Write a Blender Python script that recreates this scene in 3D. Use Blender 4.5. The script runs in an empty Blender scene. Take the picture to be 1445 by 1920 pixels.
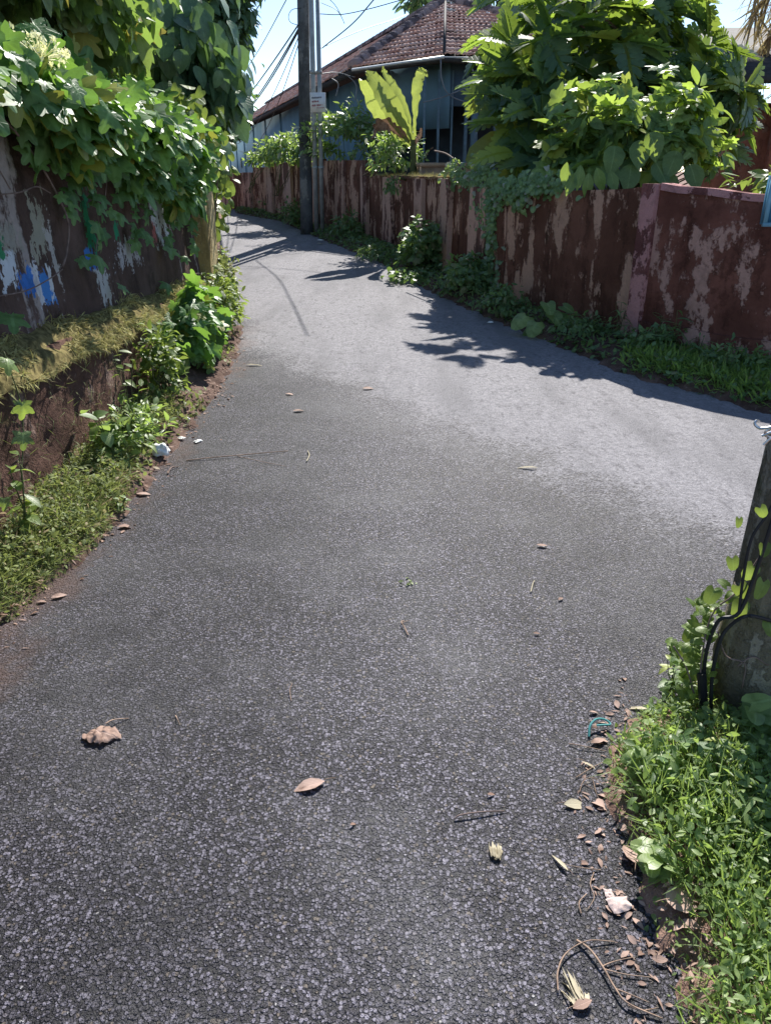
import bpy, math, random
import numpy as np
from mathutils import Vector, noise as mnoise
R = math.radians
rng = np.random.default_rng(7)
random.seed(7)
C = bpy.context.scene.collection
SC = bpy.context.scene

# ------------------------------------------------------------------ camera, sky, sun, exposure
FOC, TILT, EYE = 1423.0, R(24.2), 1.55
cam = bpy.data.cameras.new('camera'); camo = bpy.data.objects.new('camera', cam); C.objects.link(camo)
cam.sensor_fit = 'VERTICAL'; cam.sensor_height = 36.0; cam.lens = 36.0 * FOC / 1920.0
cam.clip_start = 0.05; cam.clip_end = 3000
camo.location = (0, 0, EYE); camo.rotation_euler = (math.pi / 2 - TILT, 0, 0)
SC.camera = camo
SUN_EL, SUN_AZ = R(41), R(13)
w = bpy.data.worlds.new('World'); SC.world = w; w.use_nodes = True
bg = w.node_tree.nodes['Background']
sky = w.node_tree.nodes.new('ShaderNodeTexSky'); sky.sky_type = 'NISHITA'; sky.sun_disc = False
sky.sun_elevation = SUN_EL; sky.sun_rotation = SUN_AZ; sky.dust_density = 0.12; sky.air_density = 0.80; sky.ozone_density = 1.5
w.node_tree.links.new(sky.outputs[0], bg.inputs[0]); bg.inputs[1].default_value = 0.086
sl = bpy.data.lights.new('sun', 'SUN'); sl.energy = 4.2; sl.angle = R(0.5); sl.color = (1.0, 0.955, 0.88)
so = bpy.data.objects.new('sun', sl); C.objects.link(so)
SUNV = Vector((math.sin(SUN_AZ) * math.cos(SUN_EL), math.cos(SUN_AZ) * math.cos(SUN_EL), math.sin(SUN_EL)))
so.rotation_euler = SUNV.to_track_quat('Z', 'Y').to_euler(); so.location = (0, 0, 30)
SC.view_settings.view_transform = 'Standard'; SC.view_settings.look = 'None'
SC.view_settings.exposure = 1.16; SC.view_settings.gamma = 1.0
SC.cycles.max_bounces = 6; SC.cycles.diffuse_bounces = 3; SC.cycles.glossy_bounces = 2
SC.cycles.transmission_bounces = 3; SC.cycles.transparent_max_bounces = 6

# ------------------------------------------------------------------ places
def g(y):
    t = max(0.0, y - 3.5)
    return 0.025 * t * t / (t + 3) if t > 0 else 0.0
def ray(u, v):
    x = (u - 722.5) / FOC; y = (960 - v) / FOC; c, s = math.cos(TILT), math.sin(TILT)
    return np.array([x, c + y * s, -s + y * c])
def at(u, v, Y):
    d = ray(u, v); return np.array([d[0], d[1], d[2]]) * (Y / d[1]) + np.array([0, 0, EYE])
def gr(u, v, h=0.0):
    d = ray(u, v); lo, hi = 0.1, 300.0
    for _ in range(60):
        m = (lo + hi) / 2
        if EYE + m * d[2] - g(m * d[1]) - h > 0: lo = m
        else: hi = m
    return np.array([lo * d[0], lo * d[1], EYE + lo * d[2]])
def fn(x, y, z=0.0, s=1.0): return mnoise.noise(Vector((x * s, y * s, z * s)))

# ------------------------------------------------------------------ object helpers
def tag(o, label=None, cat=None, group=None, kind=None):
    if label: o['label'] = label
    if cat: o['category'] = cat
    if group: o['group'] = group
    if kind: o['kind'] = kind
    return o
def thing(name, label, cat, loc=(0, 0, 0), group=None):
    o = bpy.data.objects.new(name, None); C.objects.link(o); o.location = [float(a) for a in loc]
    o.empty_display_size = 0.1
    return tag(o, label, cat, group)
def root_loc(p):
    l = Vector((0, 0, 0))
    while p is not None: l += Vector(p.location); p = p.parent
    return np.array(l)
class MB:
    """collects polygons in world coordinates and links them as one mesh object"""
    def __init__(s): s.V = []; s.L = []; s.T = []; s.U = []; s.Rn = []; s.n = 0
    def add(s, v, faces, rnd=None, uv=None):
        v = np.asarray(v, float); k = len(v)
        s.V.append(v)
        s.L.append(np.array([i for f in faces for i in f], int) + s.n)
        s.T.append(np.array([len(f) for f in faces], int))
        s.U.append(np.zeros((k, 2)) if uv is None else np.asarray(uv, float))
        s.Rn.append(np.full(k, 0.5 if rnd is None else rnd) if np.isscalar(rnd) or rnd is None else np.asarray(rnd, float))
        s.n += k
    def inst(s, tm, P, T, N, S, rnd):
        """copies of a leaf template: P base point, T tip direction, N upper side, S size"""
        P = np.asarray(P, float); k = len(P)
        if k == 0: return
        T = np.asarray(T, float); T = T / (np.linalg.norm(T, axis=1, keepdims=True) + 1e-9)
        X = np.cross(T, N); X = X / (np.linalg.norm(X, axis=1, keepdims=True) + 1e-9)
        Z = np.cross(X, T)
        S = np.broadcast_to(np.asarray(S, float), (k,)); rnd = np.broadcast_to(np.asarray(rnd, float), (k,))
        which = rng.integers(0, len(tm), k)
        for q, t in enumerate(tm):
            m = which == q; c = int(m.sum())
            if not c: continue
            tv = t['v']; nv = len(tv)
            vv = P[m][:, None, :] + S[m][:, None, None] * (tv[None, :, 0:1] * X[m][:, None, :] + tv[None, :, 1:2] * T[m][:, None, :] + tv[None, :, 2:3] * Z[m][:, None, :])
            s.V.append(vv.reshape(-1, 3))
            s.L.append((t['l'][None, :] + (np.arange(c) * nv)[:, None]).ravel() + s.n)
            s.T.append(np.tile(t['t'], c)); s.U.append(np.tile(t['uv'], (c, 1))); s.Rn.append(np.repeat(rnd[m], nv)); s.n += c * nv
    def box(s, c, h, rz=0.0, rnd=None):
        c = np.asarray(c, float); h = np.asarray(h, float)
        b = np.array([[x, y, z] for x in (-1, 1) for y in (-1, 1) for z in (-1, 1)], float) * h
        ca, sa = math.cos(rz), math.sin(rz)
        b = np.stack([b[:, 0] * ca - b[:, 1] * sa, b[:, 0] * sa + b[:, 1] * ca, b[:, 2]], 1) + c
        s.add(b, [(0, 1, 3, 2), (4, 6, 7, 5), (0, 4, 5, 1), (2, 3, 7, 6), (0, 2, 6, 4), (1, 5, 7, 3)], rnd)
    def tube(s, pts, r, n=6, rnd=None, square=False, rot=0.0):
        pts = np.asarray(pts, float); k = len(pts); r = np.broadcast_to(np.asarray(r, float), (k,))
        tg = np.gradient(pts, axis=0); tg /= (np.linalg.norm(tg, axis=1, keepdims=True) + 1e-9)
        up = np.array([0, 0, 1.0]) if abs(tg[0][2]) < 0.9 else np.array([1.0, 0, 0])
        V = []
        for i in range(k):
            a = np.cross(up, tg[i]); a /= np.linalg.norm(a) + 1e-9; b = np.cross(tg[i], a); up = b if abs(tg[0][2]) < 0.9 else up
            for j in range(n):
                th = 2 * math.pi * j / n + rot
                rr = r[i] / max(abs(math.cos(th)), abs(math.sin(th))) if square else r[i]
                V.append(pts[i] + rr * (math.cos(th) * a + math.sin(th) * b))
        F = [(i * n + j, i * n + (j + 1) % n, (i + 1) * n + (j + 1) % n, (i + 1) * n + j) for i in range(k - 1) for j in range(n)]
        F += [tuple(range(n - 1, -1, -1)), tuple(range((k - 1) * n, k * n))]
        s.add(V, F, rnd)
    def grid(s, G, rnd=None, mask=None):
        G = np.asarray(G, float); a, b = G.shape[:2]
        F = [(i * b + j, (i + 1) * b + j, (i + 1) * b + j + 1, i * b + j + 1) for i in range(a - 1) for j in range(b - 1) if mask is None or mask[i, j]]
        s.add(G.reshape(-1, 3), F, rnd)
    def build(s, name, m, parent=None, smooth=False):
        me = bpy.data.meshes.new(name)
        V = np.concatenate(s.V) - root_loc(parent); L = np.concatenate(s.L); T = np.concatenate(s.T)
        me.vertices.add(len(V)); me.vertices.foreach_set('co', V.astype(np.float32).ravel())
        me.loops.add(len(L)); me.loops.foreach_set('vertex_index', L.astype(np.int32))
        me.polygons.add(len(T)); me.polygons.foreach_set('loop_start', np.concatenate([[0], np.cumsum(T)[:-1]]).astype(np.int32))
        me.update(calc_edges=True)
        u = me.uv_layers.new(name='UVMap'); u.data.foreach_set('uv', np.concatenate(s.U)[L].astype(np.float32).ravel())
        at_ = me.attributes.new('rnd', 'FLOAT', 'POINT'); at_.data.foreach_set('value', np.concatenate(s.Rn).astype(np.float32))
        if smooth: me.polygons.foreach_set('use_smooth', np.ones(len(T), bool))
        me.materials.append(m); me.validate(); me.update()
        if smooth: me.set_sharp_from_angle(angle=R(38))
        o = bpy.data.objects.new(name, me); C.objects.link(o)
        if parent is not None: o.parent = parent
        return o

# ------------------------------------------------------------------ materials
class NG:
    def __init__(s, name):
        s.m = bpy.data.materials.new(name); s.m.use_nodes = True; s.t = s.m.node_tree; s.t.nodes.clear()
        s.out = s.t.nodes.new('ShaderNodeOutputMaterial')
    def __call__(s, ty, ins=None, **props):
        n = s.t.nodes.new('ShaderNode' + ty)
        for k, v in props.items(): setattr(n, k, v)
        for k, v in (ins or {}).items():
            so_ = n.inputs[k]
            if isinstance(v, bpy.types.NodeSocket): s.t.links.new(v, so_)
            else: so_.default_value = v
        return n
    def mth(s, op, a, b=0.0, clamp=False):
        return s('Math', {0: a, 1: b}, operation=op, use_clamp=clamp).outputs[0]
    def mixc(s, f, a, b, bt='MIX'):
        n = s('Mix', data_type='RGBA', blend_type=bt)
        for i, v in ((0, f), (6, a), (7, b)):
            if isinstance(v, bpy.types.NodeSocket): s.t.links.new(v, n.inputs[i])
            else: n.inputs[i].default_value = (*v, 1) if isinstance(v, tuple) and len(v) == 3 else v
        return n.outputs[2]
    def step(s, x, a, b):
        return s('MapRange', {0: x, 1: a, 2: b, 3: 0.0, 4: 1.0}, interpolation_type='SMOOTHSTEP').outputs[0]
    def pos(s, scale=(1, 1, 1)):
        p = s('NewGeometry').outputs['Position']
        return s('Mapping', {'Vector': p, 'Scale': scale}).outputs[0]
    def noise(s, vec, sc, det=4.0, ro=0.55):
        return s('TexNoise', {'Vector': vec, 'Scale': sc, 'Detail': det, 'Roughness': ro}).outputs[0]
    def bump(s, h, st, di):
        return s('Bump', {'Height': h, 'Strength': st, 'Distance': di}).outputs[0]
    def rnd(s): return s('Attribute', attribute_name='rnd').outputs['Fac']
    def fin(s, col, rough=0.8, nor=None, spec=0.3, metal=0.0):
        b = s('BsdfPrincipled', {'Roughness': rough, 'Specular IOR Level': spec, 'Metallic': metal})
        for k, v in (('Base Color', col), ('Normal', nor)):
            if v is None: continue
            if isinstance(v, bpy.types.NodeSocket): s.t.links.new(v, b.inputs[k])
            else: b.inputs[k].default_value = (*v, 1)
        s.t.links.new(b.outputs[0], s.out.inputs[0]); return b

def leaf_mat(name, dark, light, trans, rough=0.38, tf=0.42, spec=0.5, odd=None, gain=2.3):
    dark, light, trans = [tuple(c * q for c in t) for t, q in ((dark, gain * 1.1), (light, gain), (trans, 1 + (gain - 1) * .5))]
    n = NG(name); r = n.rnd()
    col = n.mixc(r, dark, light)
    uv = n('Separate' + 'XYZ', {0: n('UVMap').outputs[0]})
    ax = n.mth('ABSOLUTE', n.mth('SUBTRACT', uv.outputs[0], 0.5))
    mid = n.step(ax, 0.035, 0.012)
    side = n.mth('FRACT', n.mth('ADD', n.mth('MULTIPLY', uv.outputs[1], 7.0), n.mth('MULTIPLY', ax, -5.0)))
    sv = n.step(n.mth('ABSOLUTE', n.mth('SUBTRACT', side, 0.5)), 0.09, 0.02)
    vein = n.mth('MAXIMUM', mid, n.mth('MULTIPLY', sv, 0.55))
    col = n.mixc(n.mth('MULTIPLY', vein, 0.4), col, tuple(min(1, c * 1.5 + 0.05) for c in light))
    blot = n.noise(n.pos(), 23.0, 3.0)
    col = n.mixc(n.step(blot, 0.45, 0.75), col, tuple(c * 0.75 for c in dark))
    if odd: col = n.mixc(n.step(r, 0.90, 0.93), col, odd)
    tc = n.mixc(r, tuple(c * 0.6 for c in trans), trans)
    if odd: tc = n.mixc(n.step(r, 0.90, 0.93), tc, odd)
    b = n('BsdfPrincipled', {'Base Color': col, 'Roughness': rough, 'Specular IOR Level': spec, 'Normal': n.bump(n.mth('SUBTRACT', 1.0, vein), 0.35, 0.004)})
    t = n('BsdfTranslucent', {'Color': tc})
    mx = n('MixShader', {0: tf, 1: b.outputs[0], 2: t.outputs[0]})
    n.t.links.new(mx.outputs[0], n.out.inputs[0]); return n.m
def plain(name, col, rough=0.7, var=0.3, sc=9.0, spec=0.3, metal=0.0, bmp=0.15):
    n = NG(name); f = n.noise(n.pos(), sc, 5.0)
    c = n.mixc(n.step(f, 0.3, 0.75), tuple(x * (1 - var) for x in col), tuple(min(1, x * (1 + var)) for x in col))
    n.fin(c, rough, n.bump(f, bmp, 0.01), spec, metal); return n.m

def m_asphalt():
    n = NG('asphalt'); p = n.pos()
    warp = n('VectorMath', {0: p, 1: n('VectorMath', {0: n('TexNoise', {'Vector': p, 'Scale': 60.0}).outputs[1], 'Scale': 0.006}, operation='SCALE').outputs[0]}, operation='ADD').outputs[0]
    v1 = n('TexVoronoi', {'Vector': warp, 'Scale': 116.0, 'Randomness': 1.0}, feature='F1')
    v2 = n('TexVoronoi', {'Vector': warp, 'Scale': 215.0, 'Randomness': 1.0}, feature='F1')
    fine = n.noise(p, 240.0, 3.0); lump = n.noise(p, 38.0, 3.0)
    v0 = n('TexVoronoi', {'Vector': warp, 'Scale': 72.0, 'Randomness': 1.0}, feature='F1')
    def layer(vo, lo, hi):
        sep = n('SeparateColor', {0: vo.outputs['Color']})
        dd = n.mth('ADD', vo.outputs['Distance'], n.mth('MULTIPLY', n.mth('SUBTRACT', fine, 0.5), 0.35))
        dd = n.mth('ADD', dd, n.mth('MULTIPLY', n.mth('SUBTRACT', sep.outputs[1], 0.5), 0.30))
        return sep, n.step(dd, hi, lo), dd
    sep, m1, d1 = layer(v1, 0.42, 0.64); sep2, m2, d2 = layer(v2, 0.28, 0.52); sep0, m0, d0 = layer(v0, 0.26, 0.46); m0 = n.mth('MULTIPLY', m0, n.step(sep0.outputs[1], 0.62, 0.66))
    t1 = n.mth('POWER', sep.outputs[0], 1.5); t2 = n.mth('POWER', sep2.outputs[0], 1.6)
    c1 = n.mixc(t1, (0.021, 0.0197, 0.027), (0.205, 0.193, 0.242)); c2 = n.mixc(t2, (0.008, 0.0073, 0.010), (0.085, 0.079, 0.102))
    c1 = n.mixc(n.step(sep.outputs[1], 0.975, 0.99), c1, (0.34, 0.33, 0.34)); c1 = n.mixc(n.step(sep.outputs[2], 0.94, 0.97), c1, (0.12, 0.10, 0.085))
    col = n.mixc(m2, (0.006, 0.006, 0.0075), c2); col = n.mixc(m1, col, c1); col = n.mixc(m0, col, n.mixc(n.mth('POWER', sep0.outputs[0], 1.8), (0.03, 0.028, 0.036), (0.20, 0.19, 0.235)))
    col = n.mixc(n.mth('MULTIPLY', fine, 0.10), col, (0.05, 0.049, 0.056))
    # large tonal patches of the surface: older, dusty carriageway beyond, darker chippings near
    xyz = n('SeparateXYZ', {0: p})
    big = n.noise(p, 0.55, 4.0, 0.6); mid = n.noise(p, 3.1, 5.0, 0.65)
    col = n.mixc(n.mth('MULTIPLY', n.step(n.noise(p, 1.3, 4.0, 0.6), 0.42, 0.66), 0.40), col, (0.115, 0.114, 0.122))
    col = n.mixc(n.mth('MULTIPLY', n.step(mid, 0.42, 0.66), 0.5), col, (0.024, 0.024, 0.028))
    wear = n.step(n.mth('ABSOLUTE', n.mth('ADD', xyz.outputs[0], n.mth('ADD', -0.12, n.mth('MULTIPLY', n.mth('SUBTRACT', n.noise(p, 0.9, 3.0), 0.5), 1.4)))), 0.75, 0.05)
    col = n.mixc(n.mth('MULTIPLY', wear, n.step(mid, 0.30, 0.62)), col, n.mixc(1.0, col, (1.75, 1.75, 1.72), 'MULTIPLY'))
    s_ = n.mth('ADD', n.mth('ADD', xyz.outputs[1], n.mth('MULTIPLY', xyz.outputs[0], 1.5)), -4.9)
    s_ = n.mth('ADD', s_, n.mth('MULTIPLY', n.mth('SUBTRACT', big, 0.5), 3.2))
    s_ = n.mth('ADD', s_, n.mth('MULTIPLY', n.mth('SUBTRACT', mid, 0.5), 1.6))
    s_ = n.mth('ADD', s_, n.mth('ADD', n.mth('MULTIPLY', n.mth('SUBTRACT', sep.outputs[0], 0.5), 0.9), n.mth('MULTIPLY', n.mth('SUBTRACT', lump, 0.5), 1.6)))
    dust = n.step(s_, -0.25, 0.9)
    grain = n.step(n.mth('ADD', n.mth('MULTIPLY', fine, 0.6), n.mth('MULTIPLY', n.noise(p, 30.0, 3.0), 0.6)), 0.42, 0.72)
    dcol = n.mixc(grain, (0.19, 0.185, 0.20), (0.33, 0.32, 0.342))
    streak = n.noise(n.pos((1.1, 0.22, 1)), 2.6, 4.0)
    dcol = n.mixc(n.step(streak, 0.42, 0.7), dcol, (0.21, 0.205, 0.22))
    dcol = n.mixc(n.step(n.noise(n.pos((1, .45, 1)), 16.0, 5.0, 0.75), 0.52, 0.68), dcol, (0.155, 0.15, 0.165))
    keep = n.mth('MULTIPLY', n.step(sep.outputs[2], 0.45, 0.75), n.mth('ADD', 0.22, n.mth('MULTIPLY', n.mth('SUBTRACT', 1.0, dust), 0.8)))
    dmask = n.mth('MULTIPLY', dust, n.mth('SUBTRACT', 1.0, keep))
    col = n.mixc(dmask, col, dcol)
    # thin film of red soil along the left edge
    red = n.step(n.mth('ADD', n.mth('MULTIPLY', xyz.outputs[0], -1.0), n.mth('MULTIPLY', mid, 0.9)), 1.60, 1.95)
    red = n.mth('MULTIPLY', red, n.step(xyz.outputs[1], 8.5, 6.5))
    col = n.mixc(n.mth('MULTIPLY', red, 0.6), col, (0.15, 0.085, 0.068))
    h = n.mth('ADD', n.mth('ADD', n.mth('MULTIPLY', n.mth('MAXIMUM', m1, n.mth('MULTIPLY', m0, 1.3)), n.mth('ADD', 0.5, n.mth('MULTIPLY', sep.outputs[1], 0.5))), n.mth('MULTIPLY', m2, 0.35)), n.mth('MULTIPLY', fine, 0.3))
    h = n.mth('MULTIPLY', h, n.mth('SUBTRACT', 1.0, n.mth('MULTIPLY', dust, 0.55)))
    n.fin(col, n.mth('ADD', 0.55, n.mth('MULTIPLY', dust, 0.25)), n.bump(h, 1.0, 0.008), 0.25); return n.m

def m_oldwall(name, base, peel, lich, pts=(), vs=0.16, peel_lo=0.56, patches=(), green=0.35, k=1.0):
    """stained plaster: dark algae base, paler plaster where it came off in vertical runs, mossy blotches, rests of paint"""
    n = NG(name); p = n.pos(); ps = n.pos((1, 1, vs))
    a = n.noise(ps, 3.4 * k, 6.0, 0.62); b = n.noise(p, 1.3 * k, 5.0, 0.6); c = n.noise(p, 26.0 * k, 4.0, 0.65); st = n.noise(n.pos((1, 1, 0.14)), 5.5 * k, 6.0, 0.65); e_ = n.noise(p, 7.0 * k, 6.0, 0.72)
    col = n.mixc(n.step(b, 0.35, 0.68), base, tuple(x * 1.9 + 0.006 for x in base))
    col = n.mixc(n.mth('MULTIPLY', n.step(n.mth('ADD', n.mth('MULTIPLY', st, .42), n.mth('MULTIPLY', e_, .58)), 0.49, 0.60), 0.68), col, tuple(x * 0.30 for x in base)); col = n.mixc(n.mth('MULTIPLY', n.step(e_, 0.52, 0.66), 0.5), col, tuple(x * 1.6 for x in base))
    q = n.mth('ADD', n.mth('ADD', n.mth('MULTIPLY', a, 0.62), n.mth('MULTIPLY', b, 0.30)), n.mth('MULTIPLY', n.mth('ADD', n.mth('MULTIPLY', c, .4), n.mth('MULTIPLY', e_, .6)), 0.24))
    col = n.mixc(n.step(q, peel_lo + .05, peel_lo + 0.085), col, n.mixc(c, tuple(x * 0.62 for x in peel), peel))
    col = n.mixc(n.mth('MULTIPLY', n.step(n.noise(p, 2.2 * k, 6.0, 0.7), 0.55, 0.72), green), col, lich)
    xyz = n('SeparateXYZ', {0: p})
    wob = n.noise(n.pos((1, 1, 0.28)), 13.0, 5.0, 0.7); wob2 = n.noise(n.pos((1, 1, 0.6)), 4.5, 3.0)
    for (cy, cz, hy, hz, pc, th) in patches:
        dy = n.mth('ABSOLUTE', n.mth('DIVIDE', n.mth('SUBTRACT', xyz.outputs[1], cy), hy))
        dz = n.mth('ABSOLUTE', n.mth('DIVIDE', n.mth('SUBTRACT', xyz.outputs[2], cz), hz))
        d = n.mth('ADD', n.mth('MAXIMUM', dy, dz), n.mth('MULTIPLY', n.mth('SUBTRACT', wob, 0.5), 3.0))
        d = n.mth('ADD', d, n.mth('MULTIPLY', n.mth('SUBTRACT', wob2, 0.5), 1.5)); d = n.mth('ADD', d, n.mth('MULTIPLY', n.mth('SUBTRACT', c, 0.5), 2.2))
        col = n.mixc(n.step(d, th, th - 0.14), col, n.mixc(c, tuple(x * 0.75 for x in pc), pc))
    h = n.mth('ADD', n.mth('ADD', n.mth('MULTIPLY', c, 0.5), n.mth('MULTIPLY', e_, 1.0)), n.mth('MULTIPLY', n.step(q, peel_lo + .05, peel_lo + .085), 0.35))
    n.fin(col, 0.9, n.bump(h, 0.9, 0.022), 0.12); return n.m

M = {}
M['asphalt'] = m_asphalt()
def m_soil(nm='soil', f=1.0):
    n = NG(nm); p = n.pos(); a = n.noise(p, 6.0, 6.0, 0.7); b = n.noise(p, 60.0, 4.0, 0.7)
    c = n.mixc(n.step(a, 0.35, 0.7), tuple(f * q for q in (0.14, 0.085, 0.068)), tuple(f * q for q in (0.32, 0.21, 0.17))); c = n.mixc(n.step(b, 0.55, 0.75), c, tuple(f * q for q in (0.46, 0.36, 0.31)))
    n.fin(c, 0.95, n.bump(n.mth('ADD', a, n.mth('MULTIPLY', b, 0.6)), 0.9, 0.02), 0.1); return n.m
M['soil'] = m_soil(); M['redsoil'] = m_soil('red_soil', .55)
M['moss'] = leaf_mat('moss', (0.11, 0.095, 0.040), (0.26, 0.245, 0.11), (0.26, 0.25, 0.09), 0.8, 0.25, 0.1)
M['creeper'] = leaf_mat('creeper_leaf', (0.028, 0.062, 0.022), (0.075, 0.135, 0.045), (0.20, 0.36, 0.05), 0.44, 0.38, 0.34, odd=(0.30, 0.32, 0.05), gain=2.35)
M['lime'] = leaf_mat('lime_leaf', (0.055, 0.10, 0.022), (0.15, 0.22, 0.05), (0.34, 0.45, 0.08), 0.42, 0.42, 0.4, gain=1.2)
M['darkleaf'] = leaf_mat('dark_leaf', (0.026, 0.048, 0.026), (0.07, 0.105, 0.042), (0.22, 0.33, 0.06), 0.42, 0.36, 0.4, odd=(0.34, 0.30, 0.06), gain=2.8)
M['treeleaf'] = leaf_mat('tree_leaf', (0.028, 0.055, 0.032), (0.06, 0.10, 0.05), (0.14, 0.24, 0.06), 0.36, 0.32, 0.55)
M['shrub'] = leaf_mat('shrub_leaf', (0.03, 0.06, 0.026), (0.105, 0.155, 0.055), (0.34, 0.46, 0.07), 0.42, 0.44, 0.38, odd=(0.36, 0.42, 0.08))
M['bread'] = leaf_mat('breadfruit_leaf', (0.016, 0.036, 0.022), (0.05, 0.085, 0.038), (0.28, 0.40, 0.05), 0.40, 0.38, 0.42, odd=(0.30, 0.38, 0.06))
M['hedge'] = leaf_mat('hedge_leaf', (0.04, 0.08, 0.03), (0.13, 0.19, 0.09), (0.30, 0.42, 0.08), 0.35, 0.4, 0.55, odd=(0.42, 0.44, 0.33))
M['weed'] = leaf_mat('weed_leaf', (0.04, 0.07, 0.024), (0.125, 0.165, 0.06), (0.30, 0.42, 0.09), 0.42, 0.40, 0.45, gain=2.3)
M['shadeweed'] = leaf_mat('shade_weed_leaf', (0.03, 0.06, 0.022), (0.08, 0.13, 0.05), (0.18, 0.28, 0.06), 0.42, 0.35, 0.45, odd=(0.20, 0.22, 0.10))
M['grass'] = leaf_mat('grass_blade', (0.065, 0.085, 0.03), (0.19, 0.225, 0.08), (0.28, 0.33, 0.09), 0.55, 0.38, 0.3, odd=(0.40, 0.31, 0.19), gain=1.7)
M['strip'] = leaf_mat('shade_grass_blade', (0.045, 0.085, 0.02), (0.12, 0.19, 0.045), (0.28, 0.40, 0.07), 0.5, 0.4, 0.35)
M['banana'] = leaf_mat('banana_leaf', (0.07, 0.13, 0.05), (0.22, 0.26, 0.08), (0.42, 0.50, 0.10), 0.35, 0.40, 0.5, gain=1.2)
M['dryleaf'] = leaf_mat('dry_leaf', (0.20, 0.12, 0.085), (0.52, 0.37, 0.31), (0.30, 0.18, 0.11), 0.7, 0.2, 0.2, gain=1.0)
M['straw'] = leaf_mat('straw_leaf', (0.38, 0.33, 0.23), (0.58, 0.52, 0.38), (0.4, 0.35, 0.2), 0.75, 0.2, 0.2, gain=1.0)
M['frond'] = leaf_mat('dry_frond', (0.26, 0.16, 0.09), (0.42, 0.32, 0.16), (0.45, 0.36, 0.15), 0.6, 0.35, 0.3, gain=1.0)
M['stem'] = plain('green_stem', (0.09, 0.11, 0.04), 0.6, 0.35)
M['bark'] = plain('bark', (0.10, 0.075, 0.055), 0.9, 0.45, 14.0, 0.15, bmp=0.5)
M['vine'] = plain('dry_vine', (0.20, 0.145, 0.125), 0.85, 0.35, 20.0, 0.15)
M['twig'] = plain('dry_twig', (0.34, 0.24, 0.18), 0.85, 0.35, 40.0, 0.15)
M['concrete'] = m_oldwall('pole_concrete', (0.075, 0.08, 0.085), (0.30, 0.30, 0.29), (0.05, 0.065, 0.03), peel_lo=0.60, green=0.4)
M['nearpole'] = m_oldwall('mossy_pole_concrete', (0.14, 0.122, 0.088), (0.38, 0.34, 0.27), (0.085, 0.095, 0.045), peel_lo=0.53, green=0.8, k=3.5, vs=.3)
M['pipe'] = plain('galvanised_pipe', (0.34, 0.36, 0.36), 0.5, 0.2, 8.0, 0.4, 0.35)
M['cable'] = plain('cable_black', (0.02, 0.02, 0.024), 0.5, 0.2)
M['greycable'] = plain('cable_grey', (0.20, 0.21, 0.23), 0.5, 0.2)
M['white'] = plain('white_plastic', (0.78, 0.78, 0.76), 0.5, 0.12, 60.0, bmp=0.4)
M['paper'] = plain('pinkish_paper', (0.56, 0.44, 0.41), 0.8, 0.18, 30.0, bmp=0.4)
M['board'] = plain('sign_board', (0.80, 0.79, 0.78), 0.55, 0.06, 12.0)
M['ink'] = plain('sign_ink_red', (0.36, 0.06, 0.07), 0.6, 0.2)
M['inkdark'] = plain('sign_ink_dark', (0.12, 0.10, 0.14), 0.6, 0.2)
M['blue'] = plain('blue_paint', (0.045, 0.17, 0.30), 0.4, 0.15, 6.0, 0.5)
M['lightblue'] = plain('light_blue_paint', (0.14, 0.33, 0.46), 0.4, 0.15, 6.0, 0.5)
M['steelwire'] = plain('steel_wire', (0.62, 0.62, 0.62), 0.35, 0.15, 20.0, 0.5, 0.9)
M['teal'] = plain('teal_rope', (0.08, 0.34, 0.34), 0.6, 0.2)
M['teal_wall'] = plain('teal_house_wall', (0.14, 0.235, 0.30), 0.75, 0.16, 1.2, 0.25)
M['teal_batten'] = plain('teal_batten', (0.11, 0.20, 0.25), 0.7, 0.15, 3.0)
M['navy'] = plain('dark_veranda_cloth', (0.085, 0.125, 0.185), 0.85, 0.25, 2.0)
M['post'] = plain('veranda_post_paint', (0.14, 0.20, 0.24), 0.6, 0.2)
M['dark'] = plain('dark_opening', (0.012, 0.016, 0.02), 0.6, 0.2)
M['sheet'] = plain('metal_sheet', (0.58, 0.60, 0.60), 0.45, 0.12, 5.0, 0.5, 0.3)
M['timber'] = plain('eave_timber', (0.05, 0.048, 0.05), 0.85, 0.3)
M['yellow'] = m_oldwall('yellowed_plaster', (0.24, 0.18, 0.075), (0.55, 0.45, 0.24), (0.15, 0.13, 0.03), peel_lo=0.50, green=0.8)
M['laterite'] = m_oldwall('laterite_house_wall', (0.34, 0.13, 0.085), (0.58, 0.30, 0.22), (0.10, 0.06, 0.04), peel_lo=0.55, vs=0.8)
M['brownwall'] = m_oldwall('brown_stained_plaster', (0.112, 0.050, 0.034), (0.62, 0.38, 0.28), (0.040, 0.040, 0.020), peel_lo=0.540, vs=.34, k=1.2)
M['pilaster'] = m_oldwall('pilaster_plaster', (0.120, 0.060, 0.048), (0.62, 0.40, 0.32), (0.034, 0.036, 0.018), peel_lo=0.49, vs=.22)
M['redwall'] = m_oldwall('dark_red_plaster', (0.125, 0.050, 0.037), (0.58, 0.35, 0.29), (0.040, 0.026, 0.020), peel_lo=0.53, vs=.5, k=1.3)
M['pinkwall'] = m_oldwall('pink_paint_plaster', (0.14, 0.056, 0.052), (0.66, 0.34, 0.33), (0.03, 0.02, 0.016), peel_lo=0.505, vs=.6, k=2.2)
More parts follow.
